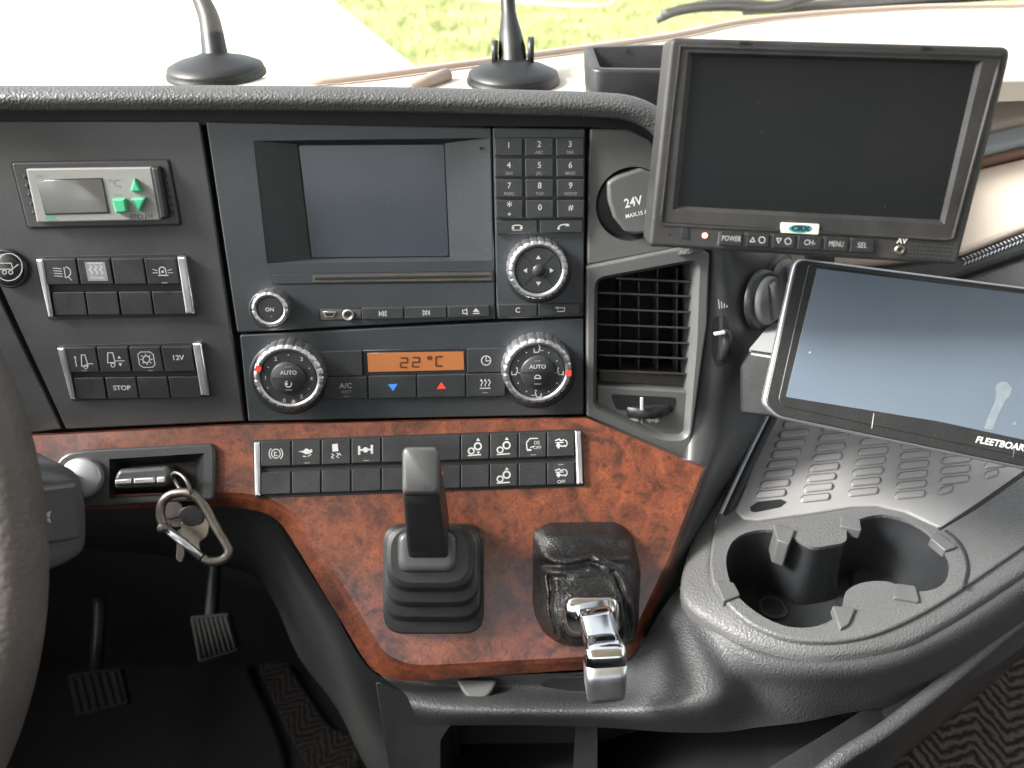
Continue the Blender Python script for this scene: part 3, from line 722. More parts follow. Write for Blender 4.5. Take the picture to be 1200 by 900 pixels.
# lower front with two dark pockets
PF = Plane.through(P(430, 850, .66), P(900, 850, .62), P(430, 1100, .70))
b = MB()
hl = [[PF.uv(x, y) for x, y in q] for q in ([(516, 868), (530, 846), (675, 842), (668, 960), (516, 960)], [(700, 850), (720, 846), (1040, 826), (1000, 868), (900, 905), (700, 960)])]
hl = [ccw(q)[::-1] for q in hl]
b.slab(PF, [(440, 800), (1100, 780), (1060, 850), (960, 920), (960, 1050), (500, 1050), (455, 900)], -.01, 0, M['black'], .001, holes=hl, holedepth=-.10)
b.slab(PF, [(440, 800), (1100, 780), (1060, 850), (960, 920), (960, 1050), (500, 1050)], -.14, -.10, M['gap'], 0)
b.build('pocket_front', cons)
b = MB(); b.tube([P(x, y, d) for x, y, d in [(940, 925, .56), (990, 885, .565), (1040, 853, .575), (1110, 798, .60), (1200, 724, .64), (1320, 640, .70)]], .0055, M['consoledark'], 10, sub=5)
L1 = [(930, 935, .56), (990, 890, .565), (1040, 858, .575), (1110, 803, .60), (1200, 729, .64), (1320, 640, .70)]
L2 = [(985, 960, .60), (1045, 893, .61), (1100, 848, .63), (1150, 806, .655), (1205, 758, .69), (1340, 640, .75)]
L3 = [(x + 2, y + 4, d + .10) for x, y, d in L2]
b.loft([[P(*p) for p in L1], [P(*p) for p in L2], [P(*p) for p in L3]], M['black'], 4)
L0 = [(900, 900, .60), (975, 855, .60), (1020, 826, .605), (1090, 780, .62), (1180, 715, .655), (1300, 620, .71)]
b.loft([[P(*p) for p in L0], [P(p[0], p[1], p[2] + .03) for p in L1], [P(*p) for p in L1]], M['black'], 4)
b.build('lower_rail', cons)

# ================================================================== floor
FZ = CAM.z - 1.12
sheet('cab_floor', [(-.95, -1.28), (1.58, -1.28), (1.58, 1.45), (-.95, 1.45)], FZ - .01, M['rubbermat'])
PFl = Plane((0, .6, FZ), (1, 0, 0), (0, 0, 1))
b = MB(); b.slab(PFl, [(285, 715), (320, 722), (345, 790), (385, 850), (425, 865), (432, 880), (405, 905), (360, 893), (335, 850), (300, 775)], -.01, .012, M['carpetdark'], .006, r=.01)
tag(b.build('floor_carpet'), 'strip of worn woven carpet, its colour darkened for shade, on the footwell floor', 'carpet')
b = MB(); b.slab(PFl, [(-60, 730), (270, 735), (330, 870), (350, 1000), (-60, 1000)], -.01, .008, M['rubbermat'], .006, r=.02)
tag(b.build('rubber_mat'), 'dusty black rubber mat in the dark driver footwell', 'floor mat')
PC = Plane((0, .3, CAM.z - .80), (1, 0, 0), (0, 0, 1))
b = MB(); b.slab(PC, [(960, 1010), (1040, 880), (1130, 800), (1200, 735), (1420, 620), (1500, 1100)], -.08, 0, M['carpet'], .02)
tag(b.build('tunnel_carpet'), 'brown and black herringbone woven carpet below the console at bottom right', 'carpet')
def pedal(px, d, label, n):
    p = thing('pedal', P(px[3][0], px[3][1], d + .02), label, 'pedal', 'driver pedals')
    pl = Plane.through(P(*px[0], d), P(*px[1], d), P(*px[3], d - .02)); b = MB(); b.slab(pl, px, -.012, 0, M['pedal'], .002, r=.004)
    for i in range(n):
        t = (i + .7) / (n + .4)
        a = (lerp(px[0][0], px[1][0], t), lerp(px[0][1], px[1][1], t) + 4); c_ = (lerp(px[3][0], px[2][0], t), lerp(px[3][1], px[2][1], t) - 4)
        b.tube([pl.hit(*a, .001), pl.hit(*c_, .001)], .0028, M['pedal'], 6)
    b.build('pad', p)
    m = MB(); cx = (px[0][0] + px[1][0]) / 2; m.tube([pl.hit(cx, px[3][1] - 15, -.01), P(cx + 5, px[0][1] - 30, d + .06), P(cx + 8, px[0][1] - 90, d + .08)], .009, M['black'], 10, sub=4); m.build('arm', p)
pedal([(222, 722), (268, 718), (280, 762), (232, 777)], 1.02, 'ribbed rubber pedal pad showing faintly in the footwell under the keys', 8)
pedal([(78, 790), (140, 782), (150, 825), (88, 840)], 1.05, 'barely visible pedal pad low in the dark footwell beside the wheel', 6)

# ================================================================== windscreen, wipers
b = MB()
gr0 = [P_ for P_ in (PT.hit(x, y, .0) + Vector((0, .02, 0)) for x, y in [(-600, 92), (0, 92), (370, 88), (780, 38), (1100, 4), (1450, -16)])]
b.loft([gr0, [p + Vector((0, -.10, .35)) for p in gr0], [p + Vector((0, -.25, .8)) for p in gr0]], M['glass'], 3)
tag(b.build('windscreen'), 'clear curved windscreen rising behind the dash top', 'windscreen')
def wiper(pts, d, label):
    t = thing('wiper', P(*pts[0], d), label, 'wiper', 'windscreen wipers')
    m = MB(); m.tube([P(x, y, d) for x, y in pts], .006, M['outside_steel'], 8, sub=4); m.build('blade', t)
    m = MB(); m.tube([P(x + 6, y - 6 + (i % 2) * 3, d + .02) for i, (x, y) in enumerate(pts)], .009, M['outside_steel'], 8, sub=4); m.build('arm', t)
wiper([(770, 24), (800, 13), (850, 9), (905, 10), (960, -6)], 1.42, 'black wiper arm bundle outside, left of the upper monitor top edge')
wiper([(870, 14), (960, 9), (1060, 3), (1180, -4), (1260, -10)], 1.46, 'long black wiper outside above the upper monitor')
#@@PARTS
# ================================================================== switches, keys and their marks
def bil(q, s_, t_):
    a = (lerp(q[0][0], q[1][0], s_), lerp(q[0][1], q[1][1], s_)); c_ = (lerp(q[3][0], q[2][0], s_), lerp(q[3][1], q[2][1], s_))
    return (lerp(a[0], c_[0], t_), lerp(a[1], c_[1], t_))
class Draw:
    def __init__(s, mb, pl, q, h): s.m, s.pl, s.q, s.h = mb, pl, q, h; s.rot = -math.atan2(q[1][1] - q[0][1], q[1][0] - q[0][0])
    def L(s, pts, w_=1.1, closed=False, m='white'): s.m.stroke(s.pl, [bil(s.q, *p) for p in pts], w_, M[m], s.h, closed)
    def Fl(s, pts, m='white'): s.m.flat(s.pl, [bil(s.q, *p) for p in pts], M[m], s.h)
    def O(s, x, y, r, w_=1.1, m='white', a0=0, a1=360): c_ = bil(s.q, x, y); s.m.ringline(s.pl, c_[0], c_[1], r, w_, M[m], s.h, a0, a1)
    def D(s, x, y, r, m='white'): c_ = bil(s.q, x, y); s.m.disc(s.pl, c_[0], c_[1], r, M[m], s.h, 14)
    def T(s, x, y, t, size, m='white', bold=.0, sx=1.0): c_ = bil(s.q, x, y); s.m.text(s.pl, c_[0], c_[1], t, size, M[m], s.h, s.rot, bold, sx)
def i_lamp(d): d.L([(.60, .32), (.60, .72)], 1); d.O(.62, .52, 6.2, 1, a0=-90, a1=90); [d.L([(.25, y), (.52, y + .03)], .9) for y in (.35, .45, .55, .65)]; d.L([(.7, .7), (.78, .84)], .9)
def i_heat(d):
    d.Fl([(.22, .12), (.84, .12), (.86, .86), (.24, .86)], 'dimprint')
    for x in (.36, .52, .68): d.L([(x, .25), (x + .05, .33), (x - .03, .42), (x + .05, .52), (x, .6)], 1.3)
    d.L([(.3, .17), (.76, .17)], 1.1); d.T(.54, .73, 'Climate', 5.2, 'white', .01)
def i_beacon(d): d.L([(.42, .62), (.42, .42), (.48, .34), (.56, .34), (.62, .42), (.62, .62)], 1.1); d.L([(.36, .66), (.68, .66)], 1.2); [d.L([p, q], .8) for p, q in (((.36, .48), (.22, .42)), ((.36, .56), (.2, .56)), ((.68, .48), (.82, .42)), ((.68, .56), (.84, .56)))]; d.D(.52, .52, 1.5); d.L([(.42, .95), (.62, .95)], 1.2, m='dimprint')
def i_cab(d): d.L([(.45, .75), (.5, .3), (.62, .3), (.66, .75)], 1.1, True); d.L([(.28, .35), (.28, .78)], 1); d.L([(.25, .42), (.28, .35), (.31, .42)], .8); d.L([(.66, .66), (.84, .66)], 1); d.O(.58, .78, 2.2, .9); d.L([(.42, .93), (.6, .93)], 1, m='dimprint')
def i_cab2(d): d.L([(.28, .62), (.34, .22), (.5, .22), (.52, .62)], 1.1, True); d.O(.44, .72, 2.3, 1); d.L([(.5, .55), (.84, .55)], 1); d.Fl([(.68, .34), (.74, .46), (.62, .46)]); d.Fl([(.68, .78), (.62, .64), (.74, .64)])
def i_gear(d):
    d.L([(.25, .3), (.35, .2), (.65, .2), (.75, .3), (.75, .72), (.65, .82), (.35, .82), (.25, .72)], 1, True); d.O(.5, .5, 4, 1.4)
    for a in range(8): d.L([(.5 + .15 * math.cos(a * .785), .5 + .17 * math.sin(a * .785)), (.5 + .2 * math.cos(a * .785), .5 + .22 * math.sin(a * .785))], 1.4)
    d.L([(.5, .95), (.65, .95)], 1, m='dimprint')
def i_brake(d): d.O(.5, .5, 5.2, 1.1); d.O(.5, .5, 8, 1.1, a0=-48, a1=48); d.O(.5, .5, 8, 1.1, a0=132, a1=228); d.L([(.45, .42), (.45, .58), (.56, .58)], 1.1); d.L([(.44, .46), (.53, .46)], .9)
def i_dif(d): d.Fl([(.22, .44), (.4, .42), (.5, .32), (.62, .4), (.7, .36), (.72, .48), (.6, .56), (.48, .56), (.4, .5)]); d.L([(.38, .64), (.5, .66)], 1.2); d.L([(.55, .66), (.68, .58)], 1); d.L([(.44, .92), (.62, .92)], 1, m='dimprint')
def i_slip(d): d.Fl([(.36, .2), (.56, .18), (.58, .48), (.38, .5)]); d.L([(.34, .58), (.42, .64), (.34, .72), (.42, .78)], 1); d.L([(.52, .56), (.6, .62), (.52, .7), (.6, .76)], 1); d.L([(.6, .56), (.68, .66)], 1)
def i_axle(d): d.Fl([(.22, .3), (.3, .3), (.3, .66), (.22, .66)]); d.Fl([(.66, .28), (.74, .28), (.74, .64), (.66, .64)]); d.L([(.3, .47), (.66, .46)], 2.2); d.D(.48, .47, 3.2); d.L([(.4, .9), (.6, .9)], 1, m='dimprint')
def i_wheels(d, up=True, dn=False):
    d.O(.36, .66, 3.3, 1.7); d.O(.6, .48, 3.9, 1.9); d.L([(.24, .84), (.72, .82)], 1.5)
    d.Fl([(.6, .14), (.68, .26), (.54, .26)])
    if dn: d.Fl([(.61, .8), (.56, .7), (.68, .7)])
def i_truck(d): d.L([(.3, .68), (.28, .4), (.4, .24), (.7, .24)], 1.3); d.L([(.3, .7), (.46, .7)], 2.2); d.T(.66, .42, 'DE', 5.5); d.T(.68, .62, 'OFF', 5.5); d.L([(.42, .6), (.56, .56)], 1.2); d.L([(.42, .9), (.62, .9)], 1, m='dimprint')
def i_fan(d, off=False):
    d.Fl([(.4, .4), (.5, .56), (.42, .7), (.32, .56)]); d.L([(.28, .36), (.44, .3), (.5, .38), (.62, .32)], 1.4); d.L([(.44, .56), (.56, .6), (.66, .56)], 1.3); d.O(.6, .48, 4.2, 1.2, a0=-70, a1=70); d.L([(.3, .44), (.6, .44)], 1.1)
    if off: d.T(.52, .88, 'OFF', 5.5); d.L([(.4, .1), (.6, .1)], 1.2, m='dimprint')
def button(parent, pl, q, h0, h1, m, icon=None, name='switch', bev=.0006, r=.0006, label=None):
    b = MB(); b.slab(pl, q, h0, h1, m, bev, r=r)
    if icon: icon(Draw(b, pl, q, h1))
    o = b.build(name, parent)
    if label: o['label'] = label
    return o

GRP = 'two-row rocker switch banks in the dashboard'
def bank(pl, frame, chL, chR, topq, botq, itop, ibot, label, h=0.0, midl=None):
    t = thing('switch_bank', pl.hit(*frame[3], h), label, 'switches', GRP)
    b = MB(); b.slab(pl, frame, h - .006, h + .0008, M['gap'], .0003, r=.002); b.build('frame', t)
    for c_ in (chL, chR):
        b = MB(); b.slab(pl, c_, h, h + .0048, M['satin'], .0016, r=.0008); b.build('silver_end', t)
    # the top row leans back, the bottom row faces out: two heights of one rocker bed
    for q, ic in zip(topq, itop): button(t, pl, q, h, h + .0042, M['switch'], ic, 'switch')
    for q, ic in zip(botq, ibot): button(t, pl, q, h, h + .0036, M['switch'], ic, 'switch')
def row(xs, y0, y1, sh, sl=0.0):
    return [[(a, y0 + sl * a), (b_, y0 + sl * b_), (b_ + sh, y1 + sl * b_), (a + sh, y1 + sl * a)] for a, b_ in xs]
T_ = lambda s, z=8, y=.5, bold=.02: (lambda d: d.T(.5, y, s, z, 'white', bold))
bank(PA, [(40, 301), (217, 297), (231, 371), (56, 375)], [(41, 304), (50, 304), (62, 372), (56, 372)], [(207, 301), (217, 301), (228, 368), (217, 368)],
     row([(51, 88), (90, 128), (130, 167), (168.5, 206)], 304, 334, 5, -.006), row([(61, 98.5), (100, 137), (139, 176), (177.5, 214)], 343, 370, 4, -.006),
     [i_lamp, i_heat, None, i_beacon], [None] * 4, 'upper left silver-ended switch bank below the thermostat, with headlamp and beacon symbols')
bank(PA, [(65, 405), (237, 401), (248, 465), (83, 470)], [(66, 408), (75, 408), (88, 468), (82, 468)], [(225, 403), (235, 402), (245, 464), (235, 464)],
     row([(76, 111.5), (113, 149), (151, 187), (188.5, 224)], 408, 437, 5, -.008), row([(86, 121), (123, 158.5), (160, 195.5), (197, 232)], 444, 469, 4, -.012),
     [i_cab, i_cab2, i_gear, T_('12V', 9, .45)], [None, T_('STOP', 8.5), None, None], 'lower left silver-ended switch bank with the 12V and STOP switches')
sl = -.034; Y = lambda x, y: y + sl * (x - 297)
def r3(xs, y0, y1): return [[(a, Y(a, y0)), (c_, Y(c_, y0)), (c_, Y(c_, y1)), (a, Y(a, y1))] for a, c_ in xs]
X3 = [(306, 340.5), (342, 375.5), (377, 410.5), (412, 446), (447.5, 539), (540.5, 573), (574.5, 606.5), (608, 640), (641.5, 673)]
X3b = X3[:4] + [(447.5, 492), (493.5, 539)] + X3[5:]
bank(PB, [(296, 516), (681, 502.5), (685, 570), (298, 584)], [(297, 518), (304.5, 517.5), (305, 581), (298, 582)], [(674, 504.5), (681, 505), (683.5, 567), (676, 568)],
     r3(X3, 518, 547), r3(X3b, 554, 580),
     [i_brake, i_dif, i_slip, i_axle, None, lambda d: i_wheels(d, dn=True), i_wheels, i_truck, i_fan],
     [None] * 4 + [None, lambda d: d.D(.49, .3, 3, 'red'), None, i_wheels, None, lambda d: i_fan(d, True)],
     'long switch bank set in the burl wood above the gear lever', HB)

# ---- round trailer button at far left
t = thing('round_button', PA.hit(10, 314), 'round black push button with a truck symbol at the left edge', 'button')
b = MB(); c_ = PA.uv(10, 314); k_ = PA.scale(10, 314)
b.lathe(PA, c_, [(24 * k_, 0), (24 * k_, .003), (22 * k_, .004), (20.5 * k_, .0035), (20.5 * k_, .001)], M['black']); b.build('ring', t)
b = MB(); b.lathe(PA, c_, [(20 * k_, .0), (20 * k_, .004), (18.5 * k_, .006), (0.0001, .0064)], M['key'])
b.ringline(PA, 10, 313, 16, 1, M['white'], .0066); d = Draw(b, PA, [(-6, 300), (26, 300), (26, 328), (-6, 328)], .0068)
d.L([(.1, .3), (.6, .3), (.66, .55), (.1, .55)], 1, True); d.O(.35, .68, 2.3, 1); d.O(.58, .68, 2.3, 1); d.L([(.68, .5), (.86, .35)], 1); b.build('cap', t)

# ---- thermostat
t = thing('thermostat', PA.hit(110, 266), 'pale grey thermostat display with three green buttons in the left fascia', 'thermostat')
b = MB(); o = [PA.uv(x, y) for x, y in [(11, 189), (199, 186), (214, 265), (31, 269)]]; i_ = ccw(rounded(offset(ccw(rounded(o, .003)), .0012), .0001)); 
b.slab(PA, [(11, 189), (199, 186), (214, 265), (31, 269)], -.004, .0006, M['gap'], .0003, r=.003)
b.slab(PA, [(13.5, 191), (197, 188), (211, 263), (33, 267)], -.004, .0018, M['fascia'], .0008, r=.002); b.build('bezel', t)
b = MB(); b.slab(PA, [(30, 198), (177, 196), (188, 258), (43, 261)], 0, .006, M['tbody'], .001, r=.001)
b.text(PA, 134, 215, '°C', 13, M['dimprint'], .006, .02); b.text(PA, 166, 254, 'ETC1311', 7.2, M['black'], .006, .02, .02, 1.0); b.text(PA, 59, 256, 'CAL', 7, M['green'], .006, .0, .03)
b.text(PA, 46, 207, 'OUT', 4.5, M['dimprint'], .006); b.text(PA, 138, 229, 'MODE', 4, M['dimprint'], .006); b.build('body', t)
b = MB(); b.slab(PA, [(176, 195.5), (187, 195.5), (197, 256), (187, 258.5)], 0, .0075, M['black'], .002, r=.002)
for i in range(6): b.slab(PA, [(190 + i * 1.7, 204 + i * 8.5), (194 + i * 1.7, 204 + i * 8.5), (195 + i * 1.7, 208 + i * 8.5), (191 + i * 1.7, 208 + i * 8.5)], 0, .003, M['black'], .0004)
for i in range(5):
    b2_ = MB(); b2_.slab(PA, [(27 + i * 2.6, 206 + i * 10.5), (30 + i * 2.6, 206 + i * 10.5), (31 + i * 2.6, 210 + i * 10.5), (28 + i * 2.6, 210 + i * 10.5)], 0, .003, M['black'], .0004); b2_.build('tooth', t)
b.build('side_grip', t)
b = MB(); b.slab(PA, [(42.5, 210.5), (119.5, 208.5), (128, 250), (53, 252)], .005, .0064, M['black'], .0003); b.slab(PA, [(44, 212), (118.5, 210), (126.5, 248.5), (54, 250.5)], .005, .0068, M['lcd'], .0002)
b.build('display', t)
for q in ([(157, 209), (166, 224), (152, 225)], [(153, 233), (170, 232), (163, 249)], [(131, 233.5), (146, 233), (149, 249), (135, 250)]):
    b = MB(); b.slab(PA, q, .004, .0095, M['green'], .0012, r=.0008); b.build('green_button', t)

# ================================================================== radio
radio = thing('car_radio', PA.hit(440, 380), 'dark grey built-in radio with blank screen, numeric keypad and chrome dials', 'radio')
HR = .0015
scr_o = [(297, 165), (574, 161.5), (577, 305), (313, 309)]; scr_i = [(348, 169), (521, 168), (527, 301), (364, 303)]
ho = ccw([PA.uv(x, y, HR) for x, y in scr_o])[::-1]
b = MB()
b.slab(PA, [(241, 142), (576, 149.5), (581, 374), (278, 390)], -.006, HR, M['radio'], .0012, r=.002, holes=[ho], holedepth=-.0005)
b.slab(PA, [(577.3, 149.5), (686, 151), (684, 371), (582.3, 374)], -.006, HR, M['radio'], .001, r=.0015)
hi = [PA.uv(x, y, -.010) for x, y in scr_i]; hoo = [PA.uv(x, y, HR) for x, y in scr_o]
if ccw(hoo) is not hoo: hi, hoo = hi[::-1], hoo[::-1]
b.walls(PA, [(hoo, HR - .0006), (hi, -.010)], M['radio'], False)
b.disc(PA, 564, 174, 2, M['gap'], HR)
b.build('body', radio)
b = MB(); b.slab(PA, [(347, 168), (523, 167), (529, 302), (363, 304)], -.014, -.0105, M['gap'], 0)
b.slab(PA, [(350, 170), (520.5, 169), (526, 300.5), (366, 302)], -.012, -.0098, M['radioscreen'], .0004, r=.002); b.build('display', radio)
b = MB(); b.slab(PA, [(317, 320), (578, 317), (580, 331), (319, 334)], 0, HR + .0002, M['gap'], .0001, r=.0005)
b.slab(PA, [(319, 321.5), (577, 318.5), (579, 329.5), (321, 332.5)], 0, HR + .0006, M['radio'], .0002, r=.0005)
b.slab(PA, [(366, 323), (575, 320), (577, 328.5), (367, 331)], 0, HR + .0009, M['dirt'], .0002, r=.001)
b.slab(PA, [(368, 325), (573, 322), (574, 325), (369, 328)], 0, HR + .0012, M['gap'], .0002, r=.001); b.build('disc_slot', radio)
def dial(parent, x, y, rp, pl=PA, h=HR, hgt=.014, rin=.74, knurl=24, drawcap=None, mark=None, ringmat='satin', capname='cap'):
    c_ = pl.uv(x, y, h + hgt); k_ = pl.scale(x, y, h + hgt); r_ = rp * k_
    b = MB()
    f = lambda i, k: (.955 if (i % 6 == 0 and k < 4) else 1)
    b.lathe(pl, c_, [(r_ * 1.02, h), (r_ * 1.0, h + hgt * .5), (r_ * .985, h + hgt * .85), (r_ * .94, h + hgt), (r_ * (rin + .04), h + hgt), (r_ * rin, h + hgt * .93), (r_ * rin, h + hgt * .6)], M[ringmat], knurl * 6, f)
    if mark is not None:
        for a in mark:
            p0 = (x + math.cos(a) * rp * .85, y + math.sin(a) * rp * .85)
            q = [(x + math.cos(a + da) * rp * rr, y + math.sin(a + da) * rp * rr) for da, rr in ((-.09, .80), (.09, .80), (.09, .97), (-.09, .97))]
            b.flat(pl, q, M['red'], h + hgt + .0003)
    b.build('ring', parent)
    b = MB(); hc = h + hgt * .86
    b.lathe(pl, c_, [(r_ * (rin - .015), h), (r_ * (rin - .015), hc), (r_ * (rin - .05), hc + .0008), (r_ * .52, hc + .0008)], M['key'], 60, smooth=False)
    if drawcap: drawcap(b, pl, x, y, rp, hc + .0009)
    b.build(capname, parent)
def knobthing(parent, *a, **k):
    e = MB()
    return dial(parent, *a, **k)
def cap_on(b, pl, x, y, rp, h): b.text(pl, x, y, 'ON', 6.5, M['white'], h + .0002, 0, .02); b.disc(pl, x + 2, y + 8, .8, M['dimprint'], h)
b = MB()
def subdial(name, x, y, rp, **k):
    m = MB(); c_ = PA.uv(x, y); k_ = PA.scale(x, y)
    m.lathe(PA, c_, [(rp * k_ * 1.1, HR - .001), (rp * k_ * 1.08, HR + .0005), (rp * k_ * 1.0, HR + .0006)], M['black'], 48)
    o_ = m.build(name, k.pop('parent')); dial(o_, x, y, rp, **k); return o_
subdial('volume_knob', 316, 363, 22, parent=radio, rin=.72, knurl=16, drawcap=cap_on, hgt=.011)
def cap_nav(b, pl, x, y, rp, h):
    for a in (45, 135, 225, 315): b.stroke(pl, [(x + math.cos(R(a)) * rp * .2, y + math.sin(R(a)) * rp * .2), (x + math.cos(R(a)) * rp * .7, y + math.sin(R(a)) * rp * .7)], 1, M['gap'], h)
    b.lathe(pl, pl.uv(x, y, h), [(rp * .2 * pl.scale(x, y), h - .001), (rp * .19 * pl.scale(x, y), h + .0015), (.0001, h + .001)], M['key'], 24)
    for dx_, dy_ in ((0, -1), (0, 1), (-1, 0), (1, 0)):
        cx, cy = x + dx_ * rp * .43, y + dy_ * rp * .43; px_ = (-dy_, dx_)
        b.flat(pl, [(cx + dx_ * 2.6, cy + dy_ * 2.6), (cx - dx_ * 2 + px_[0] * 3, cy - dy_ * 2 + px_[1] * 3), (cx - dx_ * 2 - px_[0] * 3, cy - dy_ * 2 - px_[1] * 3)], M['white'], h + .0002)
subdial('navigation_dial', 631, 317, 35.5, parent=radio, rin=.78, drawcap=cap_nav)
# ports and keys
b = MB(); b.slab(PA, [(372, 362), (424, 360.5), (424.5, 375), (373, 376.5)], 0, HR + .0003, M['gap'], .0001)
b.slab(PA, [(375, 363), (423, 362), (423, 373.5), (376, 375)], 0, HR + .0006, M['dirt'], .0002)
b.slab(PA, [(378, 365), (394, 365), (391, 372), (381, 372)], 0, HR + .0012, M['silver'], .0002); b.slab(PA, [(380, 366.5), (392, 366.5), (389.5, 370.5), (382.5, 370.5)], 0, HR + .0014, M['gap'], 0)
c_ = PA.uv(408.5, 368); k_ = PA.scale(408, 368)
b.lathe(PA, c_, [(7 * k_, HR), (6.6 * k_, HR + .0022), (4.6 * k_, HR + .0022), (3.6 * k_, HR + .001)], M['silver'], 28); b.disc(PA, 408.5, 368, 3.6, M['gap'], HR + .0022); b.build('port', radio)
def i_prev(d): 
    d.L([(.42, .28), (.42, .72)], 1)
    for x in (.44, .51): d.L([(x + .07, .28), (x, .5), (x + .07, .72)], .9, True)
def i_next(d):
    d.L([(.59, .28), (.59, .72)], 1)
    for x in (.44, .51): d.L([(x, .28), (x + .07, .5), (x, .72)], .9, True)
def i_mute(d): d.L([(.36, .35), (.42, .35), (.46, .25), (.46, .75), (.42, .65), (.36, .65)], 1, True); d.Fl([(.68, .2), (.76, .52), (.6, .52)]); d.L([(.6, .68), (.76, .67)], 1.2)
for q, ic in (([(424, 361.5), (472.5, 360.5), (473, 373.5), (424.5, 374.5)], i_prev), ([(474, 360.5), (523, 359.5), (523.5, 372.5), (474.5, 373.5)], i_next), ([(524.5, 359.5), (573, 358), (574, 371), (525, 372.5)], i_mute)):
    button(radio, PA, q, 0, HR + .0025, M['key'], ic, 'key', .0005)
kx = [(579.5, 613), (615, 649), (651.5, 685)]; ky = [(161.5, 182), (186, 206.5), (210, 230.5), (234.5, 254.5)]
kl = [['1', '2|ABC', '3|DEF'], ['4|GHI', '5|JKL', '6|MNO'], ['7|PQRS', '8|TUV', '9|WXYZ'], ['*|+', '0', '#']]
for j, (y0, y1) in enumerate(ky):
    for i, (x0, x1) in enumerate(kx):
        s_ = kl[j][i].split('|')
        def ic(d, s_=s_):
            d.T(.5, .36 if len(s_) > 1 else .42, s_[0], 9.5 if s_[0] != '*' else 14, 'white', .01)
            if len(s_) > 1: d.T(.5, .80, s_[1], 5 if s_[1] != '+' else 8, 'white' if s_[1] == '+' else 'dimprint', .015)
        q_ = [(x0 + j * .4, y0), (x1 + j * .2 - .3, y0), (x1 - .3, y1 + 1), (x0 + j * .4 + .3, y1 + 1)]
        button(radio, PA, q_, 0, HR + .004, M['key'], ic, 'key', .0008, label=None)
def i_hang(d): d.L([(.4, .55), (.4, .42), (.46, .35), (.56, .35), (.62, .42), (.62, .55)], 1.3); d.L([(.38, .58), (.44, .58)], 2.2); d.L([(.58, .58), (.64, .58)], 2.2); d.L([(.4, .72), (.62, .72)], .8)
def i_call(d): d.L([(.42, .66), (.44, .5), (.5, .38), (.6, .34), (.66, .36)], 1.5); d.L([(.41, .7), (.46, .62)], 2.4); d.L([(.6, .4), (.68, .42)], 2.4)
button(radio, PA, [(581, 259), (629.5, 258), (630, 273.5), (581.5, 274.5)], 0, HR + .003, M['key'], i_hang, 'key')
button(radio, PA, [(632.5, 258), (683, 257.5), (683, 272.5), (633, 273.5)], 0, HR + .003, M['key'], i_call, 'key')
button(radio, PA, [(584, 357), (629.5, 356.5), (629.5, 370), (584, 371.5)], 0, HR + .0025, M['key'], T_('C', 8.5), 'key')
button(radio, PA, [(631, 356.5), (680, 355.5), (680, 369), (631, 370)], 0, HR + .0025, M['key'], lambda d: (d.L([(.46, .35), (.62, .35), (.62, .66), (.44, .66)], 1.1), d.Fl([(.4, .35), (.47, .2), (.47, .5)])), 'key')

# ================================================================== climate unit
cl = thing('climate_control', PA.hit(480, 490), 'climate control panel with orange 22 degree display between two chrome dials', 'climate control')
b = MB(); b.slab(PA, [(281, 393), (684, 373), (684, 486), (291, 494)], -.006, HR, M['radio'], .001, r=.0015); b.build('body', cl)
b = MB(); b.slab(PA, [(425, 410.5), (546, 408.5), (547, 438), (426, 440)], 0, HR + .0008, M['black'], .0003); b.build('display_frame', cl)
b = MB(); pd = PA; b.slab(PA, [(430.5, 414), (543, 412), (544, 433.5), (431.5, 436)], 0, HR + .0012, M['orange'], .0001)
def seg7(b, x, y, w_, h_, ch):
    segs = {'2': 'abged', 'C': 'afed', 'o': 'abgf'}[ch]
    lines = {'a': ((0, 0), (1, 0)), 'b': ((1, 0), (1, .5)), 'g': ((1, .5), (0, .5)), 'e': ((0, .5), (0, 1)), 'd': ((0, 1), (1, 1)), 'f': ((0, 0), (0, .5)), 'c': ((1, .5), (1, 1))}
    for k in segs:
        (x0, y0), (x1, y1) = lines[k]; n = 4
        for i in range(n):
            t0, t1 = (i + .08) / n, (i + .88) / n
            X0, X1 = lerp(x0, x1, t0), lerp(x0, x1, t1); Y0, Y1 = lerp(y0, y1, t0), lerp(y0, y1, t1)
            b.stroke(PA, [(x + X0 * w_, y + Y0 * h_), (x + X1 * w_, y + Y1 * h_)], 2.1, M['lcdink'], HR + .0013)
seg7(b, 469.5, 419.5, 8, 11, '2'); seg7(b, 483.5, 419, 8, 11, '2'); seg7(b, 501.5, 418, 4, 6, 'o'); seg7(b, 511, 418, 8, 11, 'C'); b.build('display', cl)
def i_ac(d): d.T(.5, .4, 'A/C', 9, 'white', .01); d.T(.52, .68, 'REST', 5.5, 'dimprint', .01); d.L([(.44, .88), (.58, .88)], 1, m='dimprint')
def i_clock(d): d.O(.5, .5, 5.4, 1.2); d.L([(.5, .32), (.5, .52), (.62, .52)], 1)
def i_seat(d):
    for x in (.38, .48, .58): d.L([(x, .3), (x + .04, .38), (x, .48), (x, .56)], 1.1); d.Fl([(x, .22), (x + .035, .32), (x - .035, .32)])
    d.L([(.34, .64), (.62, .64)], 1.3); d.L([(.4, .84), (.56, .84)], 1, m='dimprint')
